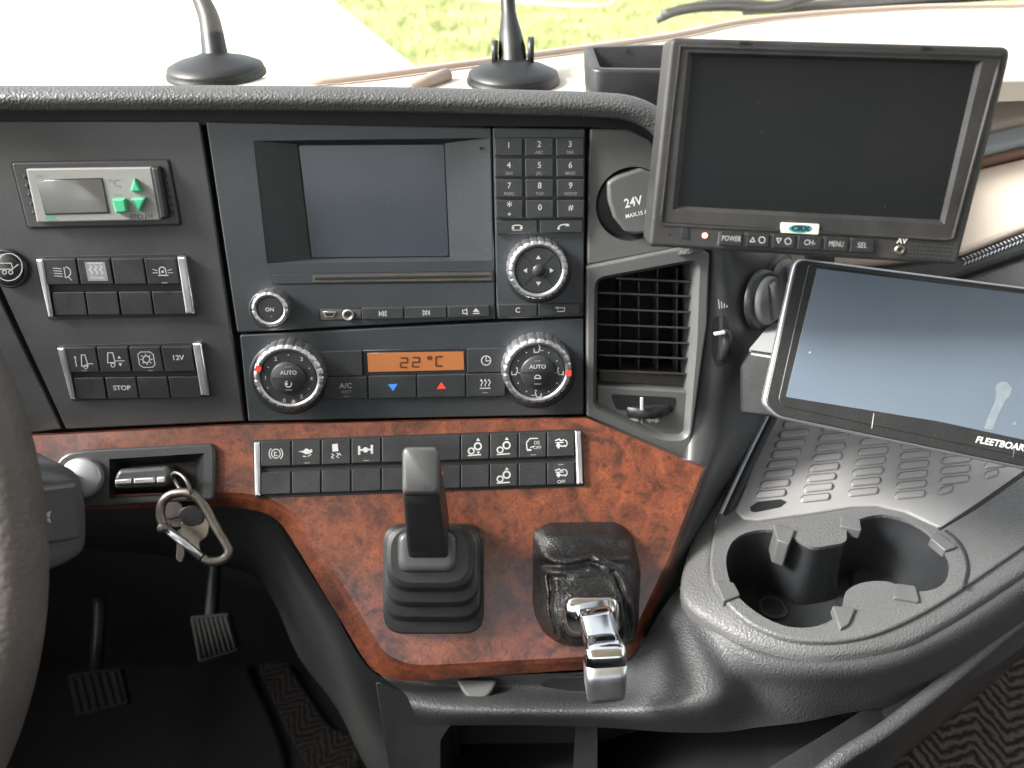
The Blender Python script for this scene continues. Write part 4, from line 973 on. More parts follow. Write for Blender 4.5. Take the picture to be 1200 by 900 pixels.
for q, ic in (([(371, 412), (424, 411), (425, 440), (376, 441)], None), ([(380, 442.5), (430, 441.5), (430.5, 467), (380, 468.5)], i_ac),
              ([(432, 441), (487.5, 440), (488, 466), (432.5, 467)], lambda d: d.Fl([(.4, .38), (.61, .36), (.51, .68)], 'blue')), ([(489, 440), (545, 438.5), (545.5, 465), (489.5, 466)], lambda d: d.Fl([(.5, .32), (.6, .62), (.4, .63)], 'red')),
              ([(547, 409), (592, 408), (592, 436), (547.5, 437)], i_clock), ([(546.5, 438.5), (592, 437.5), (592, 464), (547, 465)], i_seat)):
    button(cl, PA, q, 0, HR + .0022, M['key'], ic, 'button', .0005)
def split_cap(b, pl, x, y, rp, h):
    k_ = pl.scale(x, y, h); c_ = pl.uv(x, y, h)
    b.lathe(pl, c_, [(rp * .50 * k_, h - .002), (rp * .49 * k_, h + .0012), (rp * .46 * k_, h + .002), (.0001, h + .0026)], M['key'], 40)
    b.stroke(pl, [(x - rp * .47, y + 1), (x + rp * .47, y - .5)], 1.0, M['gap'], h + .0027)
    b.text(pl, x, y - 6, 'AUTO', 7, M['white'], h + .003, .02, .02); b.stroke(pl, [(x - 4, y - 13), (x + 4, y - 13)], 1, M['dimprint'], h + .0024)
    b.stroke(pl, [(x - 4, y + 14), (x + 4, y + 14)], 1, M['dimprint'], h + .0024)
def cap_fan(b, pl, x, y, rp, h):
    split_cap(b, pl, x, y, rp, h); b.ringline(pl, x, y + 7, 3.6, 1.2, M['white'], h + .0028, -30, 250); b.disc(pl, x - 2, y + 7, 1.4, M['white'], h + .0028)
    for a, s_ in ((100, '0'), (180, '1'), (236, '2'), (305, '3'), (2, '4'), (55, '5')):
        b.text(pl, x + math.cos(R(a)) * rp * .64, y + math.sin(R(a)) * rp * .64 + (0 if a != 100 else 0), s_, 7, M['white'], h + .0002, 0, .01)
    for a in (208, 270, 335, 28, 155): b.disc(pl, x + math.cos(R(a)) * rp * .64, y + math.sin(R(a)) * rp * .64, .8, M['white'], h)
    for dx_, dy_ in ((3, 0), (0, 3), (2, 2), (2, -2)): b.stroke(pl, [(x + 6 - dx_, y + 28 - dy_), (x + 6 + dx_, y + 28 + dy_)], .7, M['white'], h)
def man(b, pl, x, y, h, f=1): b.stroke(pl, [(x - 3 * f, y - 3), (x - 1 * f, y + 3), (x + 4 * f, y + 3), (x + 4 * f, y - 1)], 1.2, M['white'], h); b.disc(pl, x - 2 * f, y - 4.5, 1, M['white'], h); b.stroke(pl, [(x - 7 * f, y + 1), (x - 3 * f, y + 1)], .8, M['white'], h)
def cap_air(b, pl, x, y, rp, h):
    split_cap(b, pl, x, y, rp, h); b.ringline(pl, x, y + 7, 3.4, 1.1, M['white'], h + .0028, 180, 360); b.stroke(pl, [(x - 4, y + 7.5), (x + 4, y + 7.5)], 1.2, M['white'], h + .0028)
    for a in (0, 90, 180, 270): man(b, pl, x + math.cos(R(a)) * rp * .64, y + math.sin(R(a)) * rp * .64, h, 1 if a < 180 else -1)
    for a in (30, 60, 120, 150, 210, 240, 300, 330): b.disc(pl, x + math.cos(R(a)) * rp * .64, y + math.sin(R(a)) * rp * .64, .8, M['white'], h)
subdial('fan_dial', 338, 443, 42, parent=cl, rin=.80, knurl=24, drawcap=cap_fan, mark=[R(197)])
subdial('airflow_dial', 630, 436, 41, parent=cl, rin=.80, knurl=24, drawcap=cap_air, mark=[R(2)])

# ================================================================== 24V socket flap
t = thing('power_socket', PA.hit(740, 270), 'round 24V power socket with hinged plastic flap beside the keypad', 'socket')
b = MB(); k_ = PA.scale(740, 239)
b.lathe(PA, cc, [(wr * 1.0, .0012), (wr * .99, -.001), (wr * .93, -.006), (wr * .85, -.0055)], M['black'], 48); b.build('well', t)
b = MB(); fl = [(712, 214), (722, 207), (752, 197), (772, 205), (780, 222), (779, 258), (768, 272), (745, 275), (733, 272), (720, 256), (713, 235)]
b.slab(PA, fl, -.005, .005, M['consoledark'] if False else M['vent'], .0022, r=.002)
b.text(PA, 742, 237, '24V', 14.5, M['brightwhite'], .005, .23, .02, .9); b.text(PA, 746, 251, 'MAX.15 A', 6.4, M['brightwhite'], .005, .23, .02, .95); b.build('flap', t)

# ================================================================== air vent
t = thing('air_vent', PA.hit(750, 500), 'grey air vent with dusty horizontal louvres and thumbwheels beside the radio', 'air vent')
b = MB()
op = ccw(rounded([PA.uv(x, y, .006) for x, y in [(702, 330), (815, 309), (812, 400), (803, 512), (776, 512), (700, 474)]], [.005, .004, .0, .006, .01, .005]))[::-1]
oo_ = ccw(rounded([PA.uv(x, y, .006) for x, y in [(688, 313), (798, 291), (832, 296), (829, 380), (807, 541), (795, 535), (688, 488)]], [.001, .003, .003, 0, .003, .004, .001]))
b.slab_uv(PA, oo_, -.02, .006, M['vent'], .0015, holes=[offset(op[::-1], -.0035)[::-1]])
# chamfer into the opening
b.walls(PA, [(offset(op[::-1], -.0035)[::-1], .006), (op, .001), (op, -.008)], M['vent'], True)
b.build('frame', t)
b = MB(); b.walls(PA, [(op, -.008), (op, -.055)], M['dirt'], False); b.fill(PA, [op], -.055, M['gap']); b.build('duct', t)
b = MB()
b.slab(PA, [(700, 452), (808, 459), (802, 514), (776, 513), (700, 475)], -.03, -.0002, M['vent'], .0015, r=[.001, .001, .006, .009, .004]); b.build('lower_plate', t)
b = MB(); b.slab(PA, [(703, 434), (806, 440), (806, 459), (702, 452)], -.045, -.012, M['dirt'], .002); b.build('dusty_sill', t)
for x in (726, 748, 770, 793):
    b = MB(); b.slab(PA, [(x, 315), (x + 1.6, 315), (x + 1.6, 455), (x, 455)], -.034, -.018, M['fascia'], .0003); b.build('vane', t)
for i, y in enumerate([326, 344, 362.5, 381, 399, 417, 435]):
    x0 = 706 if i else 726
    yl = y - 1 if i else y
    a0, a1 = PA.hit(x0 - 4, yl, -.002), PA.hit(815 - i * .7, yl + 4.5, -.002)
    dn = PA.n * -.014 - PA.v * .0042
    b = MB(); up = PA.v * .0007
    b.sections([[p + up, p - up, p - up + dn, p + up + dn] for p in (a0, a1)], M['fascia'], False); b.build('louvre', t)
def thumb(parent, c0, axis, r_, wd, m='black', arc=None):
    b = MB(); ax = axis.normalized(); e1 = PA.n; e2 = ax.cross(e1); n = 44; rings = []
    for s_, rr in ((-.5, .93), (-.42, 1), (.42, 1), (.5, .93)):
        rings.append([c0 + ax * (s_ * wd) + (e1 * math.cos(2 * math.pi * i / n) + e2 * math.sin(2 * math.pi * i / n)) * (r_ * rr * (1 if i % 2 else .955)) for i in range(n)])
    b.sections(rings, M[m]); b2 = b.build('thumbwheel', parent); return b2
b = MB(); b.slab(PA, [(716, 462), (792, 466), (789, 484), (722, 480)], -.003, .0003, M['gap'], .0001, r=.003); b.build('wheel_slot', t)
thumb(t, PA.hit(754, 472, -.0165), PA.v, .0245, .0095)
b = MB(); b.slab(PA, [(751, 467), (754, 467), (754, 481), (751, 481)], .008, .0108, M['white'], .0003)
sh = lambda q: [(x, y + 4) for x, y in q]
for q in ([(732, 487.5), (748, 484.5), (748, 490)], [(757, 488), (762, 484.5), (762, 487), (768, 487.2), (768, 484.7), (773, 489), (768, 492.5), (768, 490), (762, 489.8), (762, 492)]): b.flat(PA, sh(q), M['white'], .0006)
b.stroke(PA, sh([(752, 484), (752, 492)]), 1.3, M['white'], .0006); b.build('wheel_marks', t)
b = MB(); b.slab(PA, [(836, 372), (850, 368), (855, 392), (852, 424), (840, 432), (834, 415)], -.01, .0032, M['gap'], .0002, r=.004); b.build('side_slot', t)
thumb(t, PA.hit(844, 399, -.0085), PA.u, .0180, .0075)
b = MB(); b.slab(PA, [(838, 391), (850, 389), (850, 391.5), (838, 393.5)], .006, .0100, M['white'], .0002)
for i in range(4): b.stroke(PA, [(843 + i * 3, 362 - i * .6), (842 + i * 3.3, 351 + i * 2.2)], 1.2, M['white'], .0040)
b.build('side_marks', t)

# sockets on the passenger-facing side
def sock(x, y, d, r_, label, nm='side_knob'):
    t = thing(nm, P(x, y, d), label, 'knob', 'round knobs on the passenger side of the vent column')
    pl = Plane(P(x, y, d), Vector((.6, .8, 0)), Vector((.70, -.66, .28)))
    b = MB(); b.lathe(pl, V2(0, 0), [(r_ * 1.15, -.004), (r_ * 1.12, .001), (r_ * .95, .002)], M['black'], 40); b.build('ring', t)
    b = MB(); b.lathe(pl, V2(0, 0), [(r_ * .92, 0), (r_ * .9, .005), (r_ * .8, .007)], M['vent'], 40)
    b.slab_uv(pl, [V2(-r_ * .18, -r_ * .7), V2(r_ * .18, -r_ * .7), V2(r_ * .18, r_ * .7), V2(-r_ * .18, r_ * .7)], .005, .011, M['vent'], .002); b.build('cap', t)
d0_ = (PA.hit(868, 350) - CAM).dot(FWD)
sock(896, 352, d0_ + .016, .021, 'nearer round knob on the side of the vent column')
sock(915, 330, d0_ + .045, .021, 'farther round knob half hidden behind the lower tablet')

# ================================================================== gear lever
t = thing('gear_lever', PB.hit(507, 690, HB), 'upright black gear selector rising from a stepped rubber boot', 'gear lever')
def rr_loop(pl, x0, y0, x1, y1, h, r_=.010, seg=6):
    return [pl.at(p, h) for p in ccw(rounded([pl.uv(x0, y0, h), pl.uv(x1, y0, h), pl.uv(x1, y1, h), pl.uv(x0, y1, h)], r_, seg))]
b = MB()
tiers = [(449, 613, 567, 743, .0), (449, 613, 567, 742, .010), (450, 613, 564, 728, .012), (449, 614, 563, 723, .021), (452, 615, 560, 711, .023), (451, 615, 560, 706, .032), (454, 616, 556, 693, .034), (453, 617, 555, 688, .042), (458, 620, 549, 683, .0435), (462, 624, 540, 674, .0435)]
prev = None; secs = []
for (x0, y0, x1, y1, h) in tiers: secs.append(rr_loop(PB, x0, y0, x1, y1, HB + h, .016))
def soften(a, c_, k): return [p.lerp(q, k) for p, q in zip(a, c_)]
sx = []
for i in range(len(secs) - 1): sx += [secs[i], soften(secs[i], secs[i + 1], .12), soften(secs[i], secs[i + 1], .88)]
b.sections(sx + [secs[-1]], M['rubber'], True); b.build('boot', t)
b = MB(); secs = [rr_loop(PB, *q[:4], HB + q[4], q[5]) for q in [(466, 622, 535, 671, .043, .008), (467, 623, 534, 669, .050, .008), (470, 625, 531, 666, .052, .008), (477, 628, 526, 661, .052, .005)]]
b.sections(secs, M['knob']); b.build('collar', t)
b = MB()
def lev(q): 
    return rr_loop(PB, q[0], q[1], q[2], q[3], HB + q[4], .0035, 4)
b.sections([lev(q) for q in [(479, 600, 526, 660, .045), (477, 585, 524, 646, .060), (475, 560, 520, 618, .080), (473, 536, 516, 592, .097), (472.5, 529, 515, 582, .104)]], M['black'], True); b.build('lever', t)
b = MB(); b.sections([lev(q) for q in [(472, 528, 515, 581, .1035), (471.5, 525, 515.5, 579, .1075), (472.5, 524, 514, 577, .1105), (474.5, 526, 511, 575, .1118)]], M['knob'], True); b.build('knob', t)

# ================================================================== parking brake lever with leather boot
def dens(o, step=.0016):
    o = ccw(o); out = []
    for i in range(len(o)):
        a, c_ = o[i], o[(i + 1) % len(o)]; n = max(1, int((c_ - a).length / step)); out += [a.lerp(c_, j / n) for j in range(n)]
    return out
t = thing('parking_brake', PB.hit(688, 700, HB), 'chrome parking brake lever in a wrinkled black leather gaiter', 'brake lever')
def segd(x, y, a, c_):
    ax, ay = a; bx_, by = c_; vx, vy = bx_ - ax, by - ay; u_ = max(0, min(1, ((x - ax) * vx + (y - ay) * vy) / (vx * vx + vy * vy)))
    return math.hypot(x - ax - u_ * vx, y - ay - u_ * vy)
FOLDS = [([(628, 652), (665, 655), (700, 647), (734, 652)], 6, 2.6), ([(630, 670), (660, 665), (685, 672), (706, 690)], 5, 3.4), ([(700, 655), (725, 675), (738, 705), (742, 745)], 6, 3.6),
         ([(690, 666), (715, 682), (727, 712), (730, 748)], 4.5, 3.2), ([(638, 676), (639, 702), (648, 738)], 4, 3.0), ([(652, 680), (648, 705), (655, 745)], 3.2, 2.4), ([(658, 694), (680, 684), (705, 688), (724, 708)], 4, 2.8),
         ([(629, 690), (630, 716), (640, 742)], 4, 2.2), ([(640, 628), (690, 622), (735, 632)], 6, 1.6), ([(633, 661), (670, 660), (702, 661)], 3.5, -2.4), ([(716, 668), (732, 700), (736, 738)], 3, -2.6), ([(645, 676), (643, 705), (652, 742)], 2.2, -2.0),
         ([(664, 678), (690, 678), (714, 698)], 2.6, -2.4), ([(645, 690), (662, 683), (675, 680)], 3, 1.6)]
b = MB(); ol = dens(rounded([PB.uv(x, y, HB) for x, y in [(624, 624), (640, 612), (725, 611), (741, 626), (751, 665), (748, 735), (738, 757), (660, 757), (636, 742), (624, 715)]], .008, 8))
apx = PB.uv(692, 714, HB + .04); NR = 60
rings = []
for k_ in range(NR + 1):
    t_ = k_ / NR; ring = []
    for p in ol:
        q = p.lerp(apx + (p - apx).normalized() * .0195, t_ ** 1.15)
        hh = .034 * math.sin(min(1, t_ * 1.05) * math.pi / 2) ** .9
        a = math.atan2(p[1] - apx[1], p[0] - apx[0])
        q3 = Vector((q[0] * 1, q[1] * 1, 0))
        v3 = PB.at(q, HB + hh * .8) - CAM; dz_ = v3.dot(FWD); pxx, pyy = 600 + F * v3.dot(RGT) / dz_, 450 - F * v3.dot(UPV) / dz_
        pxx += 5 * noise.noise(q3 * 40); pyy += 5 * noise.noise(q3 * 40 + Vector((7, 7, 7)))
        wv = .0016 * noise.noise(q3 * 45 + Vector((5, 2, 0))) + .0007 * noise.noise(q3 * 130); rid = 0
        for fp, fw, fh in FOLDS:
            dm = min(segd(pxx, pyy, fp[n_], fp[n_ + 1]) for n_ in range(len(fp) - 1))
            rid += fh * .0014 * math.exp(-(dm / fw) ** 2)
        env = math.sin(min(1, t_ * 1.25) * math.pi) if t_ < .8 else math.sin(math.pi) + .0
        env = max(0, math.sin(math.pi * min(1, t_ * 1.02)) ** .7)
        ring.append(PB.at(q, HB + hh + (wv + rid) * env))
    rings.append(ring)
rings = [[p + (PB.n * -.006 if i == 0 else PB.n * 0) for p in r] for i, r in enumerate(rings)]
rings = [rings[0]] + [[p for p in r] for r in rings]
b.sections(rings, M['leather'], True, cap=True); b.build('gaiter', t)
def box_loop(c_, ex, ey, r_=.25, n=5):
    pts = [V2(-1, -1), V2(1, -1), V2(1, 1), V2(-1, 1)]; return [c_ + ex * p[0] + ey * p[1] for p in rounded(pts, r_, n)]
b = MB()
cc_ = [rr_loop(PB, *q[:4], HB + q[4], q[5]) for q in [(658, 696, 730, 752, .026, .012), (659, 697, 729, 745, .040, .012), (661, 699, 726, 735, .050, .010), (664, 700, 724, 726, .055, .007), (668, 702, 720, 720, .056, .005)]]
b.sections(cc_, M['chrome']); b.build('collar', t)
b = MB()
path = [(694, 712, .052, 22, .007), (699, 728, .060, 20, .007), (704, 748, .068, 20, .0075), (707, 758, .073, 21, .008), (708.5, 765, .078, 24, .0095), (709, 775, .080, 24, .010), (709, 790, .076, 23.5, .010), (709, 803, .070, 23, .010), (709, 809, .066, 22, .009)]
cs = [PB.hit(x, y, HB + h) for x, y, h, w_, th in path]; secs = []
for i, (x, y, h, w_, th) in enumerate(path):
    a = cs[max(i - 1, 0)]; c_ = cs[min(i + 1, len(cs) - 1)]; tt = (c_ - a).normalized()
    ex = (PB.u - tt * PB.u.dot(tt)).normalized(); ey = tt.cross(ex)
    k_ = PB.scale(x, y, HB + h) * w_
    secs.append(box_loop(cs[i], ex * k_, ey * th, .5, 5))
b.sections(secs[:6], M['chrome'], True); b.build('stem', t)
b = MB(); b.sections(secs[5:], M['satin'], True); b.build('release_handle', t)

# ================================================================== ignition module, fob, keys
t = thing('ignition_module', PB.hit(170, 590, HB), 'black ignition recess plate with silver lock barrel set in the wood strip', 'ignition lock')
b = MB()
rc = ccw([PB.uv(x, y, HB + .005) for x, y in [(128, 538), (239, 531), (239, 579), (128, 584)]])[::-1]
b.slab(PB, [(62, 552), (68, 538), (80, 530), (98, 527), (249, 519.5), (252, 530), (251, 586), (110, 594), (62, 594)], 0, HB + .005, M['fascia'], .002, r=.004, holes=[rc], holedepth=HB + .003)
ri = ccw([PB.uv(x, y, HB - .008) for x, y in [(142, 547), (229, 541), (228, 572), (142, 577)]])[::-1]
b.walls(PB, [(rc, HB + .0045), (ri, HB - .008)], M['black'], False); b.fill(PB, [ri], HB - .008, M['gap']); b.build('plate', t)
b = MB(); c_ = PB.uv(94, 560, HB + .01); b.lathe(PB, c_, [(.0150, HB), (.0150, HB + .009), (.0140, HB + .011), (.012, HB + .0115), (.001, HB + .012)], M['silver'], 40); b.build('barrel', t)
t = thing('key_fob', PB.hit(165, 565, HB), 'grey flat remote key fob pushed into the ignition recess', 'key fob')
b = MB(); b.slab(PB, [(138, 550), (195, 546), (200, 552), (196, 570), (133, 573), (133, 560)], HB - .006, HB + .008, M['knob'], .003, r=.003); b.build('case', t)
for q in ([(134, 562), (153, 560.5), (153, 567.5), (134, 568.5)], [(156, 560.5), (181, 559), (181, 566.5), (156, 567.5)], [(183, 559), (194, 558), (193, 566), (183, 566.5)]):
    b = MB(); b.slab(PB, q, HB + .004, HB + .0105, M['satin'], .0012, r=.001); b.build('button', t)
Dk = lambda x, y, e=0: PB.hit(x, y, HB + .018 + e)
t = thing('key_ring', Dk(210, 560), 'steel split ring joining the key fob to the carabiner', 'key ring')
b = MB(); b.tube([Dk(202, 556, -.004), Dk(206, 554, .002), Dk(213, 557, .006), Dk(220, 566, .008), Dk(224, 579, .006), Dk(221, 584, -.002), Dk(213, 576, -.008), Dk(204, 562, -.010)], .0014, M['steel'], 8, True, 4); b.build('ring', t)
t = thing('carabiner', Dk(230, 615), 'worn steel carabiner hanging with keys below the ignition', 'carabiner')
b = MB(); b.tube([Dk(x, y, e) for x, y, e in [(192, 617, .002), (188, 604, .002), (190, 590, .002), (200, 580, .003), (215, 577, .004), (228, 580, .004), (240, 594, .003), (251, 614, .002), (264, 636, .002), (268, 646, .002), (262, 655, .003), (248, 658, .004), (238, 654, .004)]], .0033, M['steel'], 12, sub=5); b.build('hook', t)
b = MB(); b.tube([Dk(193, 618, .004), Dk(236, 653, .006)], .0030, M['satin'], 12); b.lathe(PB, PB.uv(193, 618, HB + .02), [(.0034, HB + .018), (.0034, HB + .026)], M['steel'], 14); b.build('gate', t)
def key(pts, head, e, label, m='brass'):
    t = thing('key', Dk(*head, e), label, 'key', 'keys hanging on the carabiner'); pl = PB
    b = MB(); b.slab(pl, pts, HB + .016 + e, HB + .0185 + e, M[m], .0005, r=.002); b.build('blade', t)
    b = MB(); b.slab(pl, [(head[0] - 15, head[1] - 8), (head[0] + 2, head[1] - 13), (head[0] + 15, head[1] - 4), (head[0] + 13, head[1] + 10), (head[0] - 4, head[1] + 14), (head[0] - 15, head[1] + 6)], HB + .015 + e, HB + .020 + e, M['black'] if m == 'brass' else M[m], .001, r=.005); b.build('bow', t)
key([(212, 612), (238, 602), (246, 612), (243, 628), (233, 636), (236, 652), (228, 654), (222, 634), (212, 628)], (225, 604), -.012, 'brown-grey key with black bow behind the carabiner loop')
key([(208, 620), (216, 620), (216, 652), (212, 660), (206, 656)], (208, 606), -.02, 'thin key hanging lowest behind the carabiner', 'steel')
key([(184, 592), (204, 580), (210, 590), (196, 602), (190, 604)], (200, 596), -.016, 'flat steel keys stacked at the left of the carabiner', 'steel')

# ================================================================== steering wheel and stalk
cw = P(-561, 655, .415); wn = (CAM - P(0, 655, .415)).normalized(); wn = Vector((0, -math.cos(R(33)), math.sin(R(33))))
t = thing('steering_wheel', cw, 'worn grey-brown leather steering wheel rim at the left edge', 'steering wheel')
e1 = Vector((1, 0, 0)); e2 = wn.cross(e1).normalized()
Rw = (P(13, 655, .415) - cw).length
b = MB(); b.tube([cw + e1 * math.cos(a) * Rw + e2 * math.sin(a) * Rw for a in [2 * math.pi * i / 120 for i in range(120)]], .0172, M['wheel'], 24, True); b.build('rim', t)
b = MB(); plw = Plane(cw - wn * .03, e1, wn); b.lathe(plw, V2(0, 0), [(.085, -.02), (.09, 0), (.07, .02), (.001, .024)], M['black'], 40); b.build('hub', t)
for a in (200, 340, 90):
    b = MB(); d_ = e1 * math.cos(R(a)) + e2 * math.sin(R(a)); b.tube([cw - wn * .025 + d_ * .07, cw - wn * .02 + d_ * .15, cw + d_ * (Rw - .005)], .017, M['black'], 12, sub=4, flat=.5, nrm=wn); b.build('spoke', t)
t = thing('column_stalk', P(30, 620, .50), 'chunky dark grey column stalk end between wheel rim and ignition', 'stalk')
pst = Plane.through(P(40, 560, .49), P(110, 560, .52), P(40, 670, .50))
b = MB(); b.slab(pst, [(-40, 545), (60, 546), (85, 549), (102, 563), (107, 600), (107, 640), (98, 655), (75, 668), (40, 680), (-40, 690)], -.05, .0, M['pod'], .010, r=.006, seg=5); b.build('housing', t)
b = MB(); b.slab(pst, [(20, 573), (92, 565), (97, 632), (20, 645)], -.002, .0035, M['pod'], .003, r=.002, seg=4)
b.flat(pst, [(52, 603), (60, 598), (58, 607)], M['white'], .0036); b.flat(pst, [(53, 609), (58, 607), (60, 613)], M['white'], .0036); b.build('twist_cap', t)
b = MB(); b.tube([P(50, 590, .53), P(68, 578, .565), P(80, 572, .59)], .013, M['silver'], 24); b.build('barrel_neck', t)
b = MB(); b.tube([P(-60, 620, .52), P(-300, 640, .54)], .016, M['pod'], 16); b.build('stem', t)

# ================================================================== upper monitor
TL, TR_, BL = P(786, 44, .430), P(1186, 55, .425), P(760, 288, .468)
PM = Plane.through(TL, TR_, BL)
t = thing('monitor', PM.hit(950, 300, -.02), 'upper black dusty reversing camera monitor with a button row and oval badge', 'monitor')
b = MB()
so = ccw([PM.uv(x, y) for x, y in [(806, 61), (1152, 71), (1107, 263), (788, 246)]])[::-1]
b.slab(PM, [(786, 44), (1186, 55), (1181, 80), (1122, 311), (760, 289), (765, 240)], -.028, 0, M['dusty'], .0022, r=[.004, .005, 0, .003, .003, 0], holes=[so], holedepth=-.004)
b.slab(PM, [(800, 50), (1160, 60), (1110, 290), (790, 270)], -.05, -.026, M['black'], .004)
so2 = [PM.uv(x, y, -.0035) for x, y in [(812, 66), (1143, 76), (1101, 257), (795, 241)]]
b.walls(PM, [(so, -.0002), (ccw(so2)[::-1], -.0035)], M['dusty'], False)
# raised rim line round the screen
rl = [(797, 54), (1173, 65), (1168, 85), (1117, 279), (1108, 281), (775, 262), (776, 250)]
b.tube([PM.hit(x, y, .0002) for x, y in rl], .0011, M['dusty'], 6, True)
for x in (872, 1086): b.slab(PM, [(x - 6, 48.5 + (x - 872) * .0275), (x + 6, 49 + (x - 872) * .0275), (x + 6, 52 + (x - 872) * .0275), (x - 6, 51.5 + (x - 872) * .0275)], -.002, .0008, M['gap'], .0001)
b.slab(PM, [(799, 265.5), (807, 266), (807, 280), (799, 279.5)], -.002, .0006, M['black'], .0002); b.disc(PM, 785, 275, 1.6, M['gap'], 0)
for i in range(13):
    for j in range(5): b.disc(PM, 1070 + i * 3.9 - j * .9, 283.5 + j * 4.6 + i * .25, 1.15, M['gap'], 0, 8)
b.text(PM, 1057, 282.5, 'AV', 9.5, M['brightwhite'], .0008, -.05, .02)
b.build('housing', t)
b = MB(); b.slab(PM, [(805, 60), (1153, 70), (1109, 264), (786, 247)], -.012, -.0032, M['monscreen'], .0002); b.build('screen', t)
b = MB(); b.lathe(PM, PM.uv(826, 276), [(.0016, -.001), (.0015, .0006), (.0001, .0010)], M['led'], 16); b.build('indicator_light', t)
b = MB(); b.lathe(PM, PM.uv(1054, 293), [(.0030, 0), (.0026, .0012), (.0018, .0012), (.0014, .0004)], M['brass'], 24); b.disc(PM, 1054, 292.5, 2.4, M['gap'], .0012); b.build('jack', t)
b = MB(); b.slab(PM, [(915.5, 261), (961, 263), (959.5, 275.5), (915, 273)], 0, .0014, M['badge'], .0005, r=.0012)
b.flat(PM, [(938 + 14 * math.cos(a * .314), 268 + 4.8 * math.sin(a * .314)) for a in range(20)], M['teal'], .0014); b.text(PM, 938, 268, 'CRX', 8.5, M['black'], .0016, -.04, .05, 1.25); b.build('badge', t)
def bx(x, w_, s_): 
    y = 271.5 + (x - 845) * .051
    return [(x, y), (x + w_, y + w_ * .05), (x + w_ - 2, y + w_ * .05 + 16), (x - 2, y + 16)], s_
for q, s_ in [bx(845, 26, 'POWER'), bx(875.5, 27, '^'), bx(906, 27, 'v'), bx(936, 28, 'CH-'), bx(967, 28, 'MENU'), bx(998, 27, 'SEL')]:
    b = MB(); b.slab(PM, q, 0, .0022, M['black'], .0005, r=.0005); d = Draw(b, PM, q, .0022)
    b.stroke(PM, [(q[0][0] - 2, q[0][1]), (q[3][0] - 2, q[3][1])], 1, M['dimprint'], .0)
    if s_ == '^': d.L([(.28, .3), (.38, .62), (.18, .62)], 1, True); d.O(.68, .45, 3.6, 1.1)
    elif s_ == 'v': d.L([(.18, .28), (.38, .28), (.28, .62)], 1, True); d.O(.68, .45, 3.6, 1.1)
    else: d.T(.5, .48, s_, 9, 'white', .0, .72 if len(s_) > 3 else .9)
    b.build('button', t)
b = MB(); b.tube([PM.hit(960, 200, -.04), PM.hit(960, 260, -.09), P(960, 330, .66), P(955, 420, .72)], .011, M['black'], 12, sub=4); b.build('mounting_arm', t)

# ================================================================== lower tablet
PTb = Plane.through(P(932, 300, .545), P(1308, 352, .52), P(893, 476, .535))
t = thing('tablet', PTb.hit(960, 470, -.02), 'lower tablet with silver rim and blue-grey screen, tilted clockwise under the monitor', 'tablet')
b = MB(); out = [(931, 301), (1310, 350), (1276, 572), (1200, 549), (912, 489), (893, 472)]
b.slab(PTb, out, -.006, 0, M['silver'], .0018, r=[.008, .01, .01, .0, .004, .004], seg=4); b.build('silver_rim', t)
b = MB(); b.slab(PTb, [(940, 306), (1300, 353), (1266, 560), (1200, 541), (916, 482), (904, 470)], -.026, -.004, M['black'], .002); b.build('back_shell', t)
b = MB(); b.slab(PTb, [(933.5, 303.5), (1307, 351.5), (1274, 569), (1200, 547), (912, 487), (896.5, 472)], -.004, .0008, M['black'], .0012, r=[.006, .008, .008, 0, .004, .004])
b.slab(PTb, [(948, 308), (1296, 356), (1265, 556), (1200, 536), (917, 476), (912, 468)], -.004, .0014, M['black'], .0006, r=[.004, .006, .006, 0, .002, .002])
b.text(PTb, 1176, 521, 'FLEETBOARD', 11.5, M['brightwhite'], .0014, -.19, .02, .95, .25)
b.stroke(PTb, [(1024, 484.5), (1021.5, 502)], 1.0, M['white'], .0014); b.stroke(PTb, [(1189, 524), (1187, 536)], .8, M['dimprint'], .0014); b.build('front_frame', t)
b = MB(); b.slab(PTb, [(957.5, 314.5), (1285, 355), (1258, 533), (1200, 515.5), (1100, 494), (921, 465)], 0, .0018, M['tabscreen'], .0002)
b.flat(PTb, [(1173, 447), (1180, 448), (1186, 455), (1184, 463), (1178, 470), (1170, 486), (1163, 504), (1153, 502), (1158, 488), (1165, 473), (1167, 464), (1167, 452)], M['smear'], .0018)
b.disc(PTb, 949, 413, 1.3, M['white'], .0018, 8); b.disc(PTb, 1189, 496, 2.2, M['smear'], .0018, 8); b.build('screen', t)
t = thing('tablet_bracket', P(895, 460, .62), 'black mounting block, its light-catching top painted pale, holding the lower tablet', 'bracket')
pbk = Plane.through(P(868, 412, .60), P(930, 425, .575), P(868, 488, .61))
b = MB(); b.slab(pbk, [(878, 411), (960, 424), (950, 495), (866, 485), (866, 430)], -.05, 0, M['black'], .003, r=.002); b.build('block', t)
b = MB(); b.sections([[P(878, 409, .598), P(960, 424, .57), P(945, 375, .63), P(903, 379, .64)], [P(878, 412, .600), P(960, 427, .572), P(945, 378, .632), P(903, 382, .642)]], M['littop'], False); b.build('cap', t)

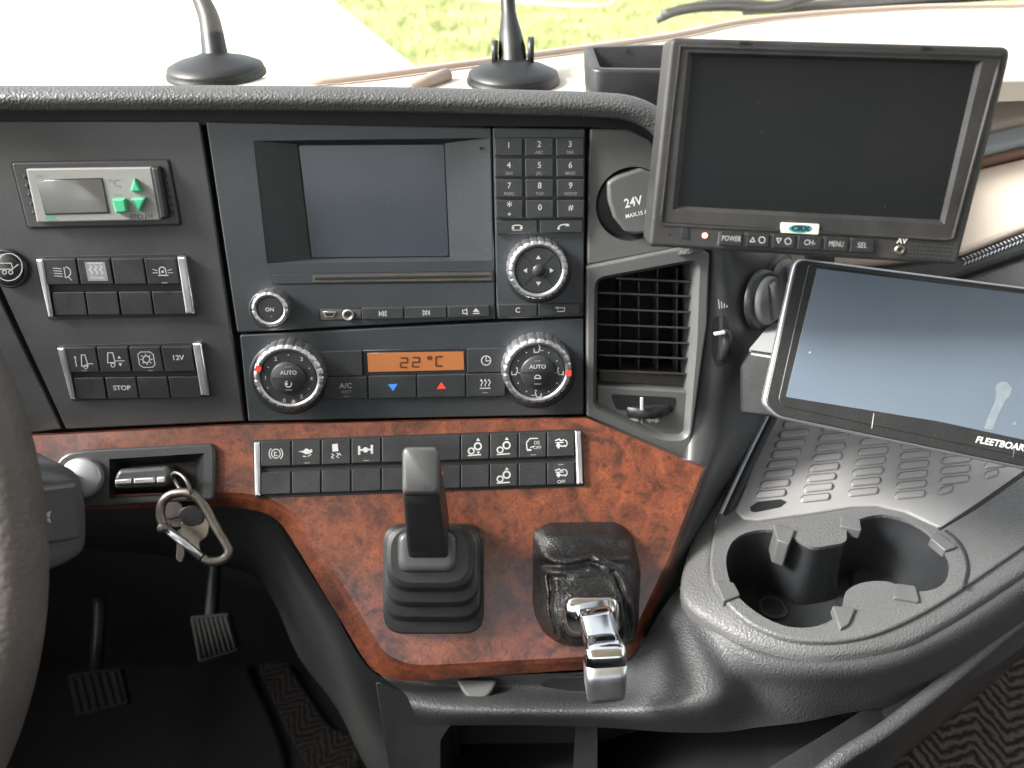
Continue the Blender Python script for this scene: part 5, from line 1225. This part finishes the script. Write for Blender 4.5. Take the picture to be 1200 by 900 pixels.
# ================================================================== things on the dash top
def mount(x0, x1, yb, label, arm, knobs, m):
    cx = (x0 + x1) / 2; q = PT.hit(cx, yb - 8); t = thing('phone_mount', q, label, 'phone mount', 'suction phone mounts on the dash top')
    r_ = (PT.hit(x1, yb - 8) - PT.hit(x0, yb - 8)).length / 2; pl = Plane(q, (1, 0, 0), (0, 0, 1))
    b = MB(); b.lathe(pl, V2(0, 0), [(r_, 0), (r_ * 1.0, .003), (r_ * .96, .0045), (r_ * .97, .006), (r_ * .95, .0085), (r_ * .75, .0125), (r_ * .45, .016), (r_ * .30, .019), (r_ * .05, .020)], M[m], 48); b.build('suction_cup', t)
    dd = (q - CAM).dot(FWD)
    pts = [P(ax, ay, dd) for ax, ay, rr in arm]; rad = [rr * dd / F for ax, ay, rr in arm]
    b = MB(); b.tube(pts, lambda u: rad[min(int(u * (len(rad) - 1)), len(rad) - 2)] * (1 - (u * (len(rad) - 1)) % 1) + rad[min(int(u * (len(rad) - 1)) + 1, len(rad) - 1)] * ((u * (len(rad) - 1)) % 1), M['glossblack'], 16, sub=5, flat=.9); b.build('arm', t)
    for kx_, ky_, kh in knobs:
        b = MB(); b.tube([P(kx_ - 3.5, ky_, dd), P(kx_ + 3.5, ky_, dd)], kh * dd / F, M['black'], 16); b.build('clamp_knob', t)
mount(198, 311, 96, 'left suction phone mount with glossy rounded foot behind the padded edge', [(255, 84, 17), (250, 50, 15), (245, 22, 13), (236, 0, 11), (225, -25, 9)], [], 'glossblack')
mount(547, 656, 104, 'right suction phone mount with two clamp knobs behind the padded edge', [(601, 80, 17), (600, 60, 17), (598, 40, 14), (596, 15, 9), (594, -20, 9)], [(580, 62, 14), (622, 60, 16)], 'glossblack')
t = thing('storage_tray', PT.hit(735, 100), 'open black storage tray on the cream dash top beside the monitor', 'tray')
pt_ = Plane(PT.hit(735, 100), (1, 0, 0), (0, 0, 1)); hh = .045
o = ccw(rounded([PT.uv(x, y, hh) for x, y in [(683, 54), (840, 50), (850, 84), (692, 82)]], .012, 5)); i2 = offset(o, .008)
b = MB(); b.walls(PT, [(offset(o, .004), .0), (o, hh - .002), (offset(o, .001), hh), (i2, hh), (offset(o, .011), .008)], M['black'], True); b.fill(PT, [offset(o, .011)], .008, M['black']); b.build('tub', t)
b = MB(); b.tube([PT.hit(715, 72, .02), PT.hit(735, 58, .043), PT.hit(752, 74, .02)], .0025, M['fascia'], 8); b.build('divider', t)

for o in bpy.data.objects:
    if '_w' in o: del o['_w']
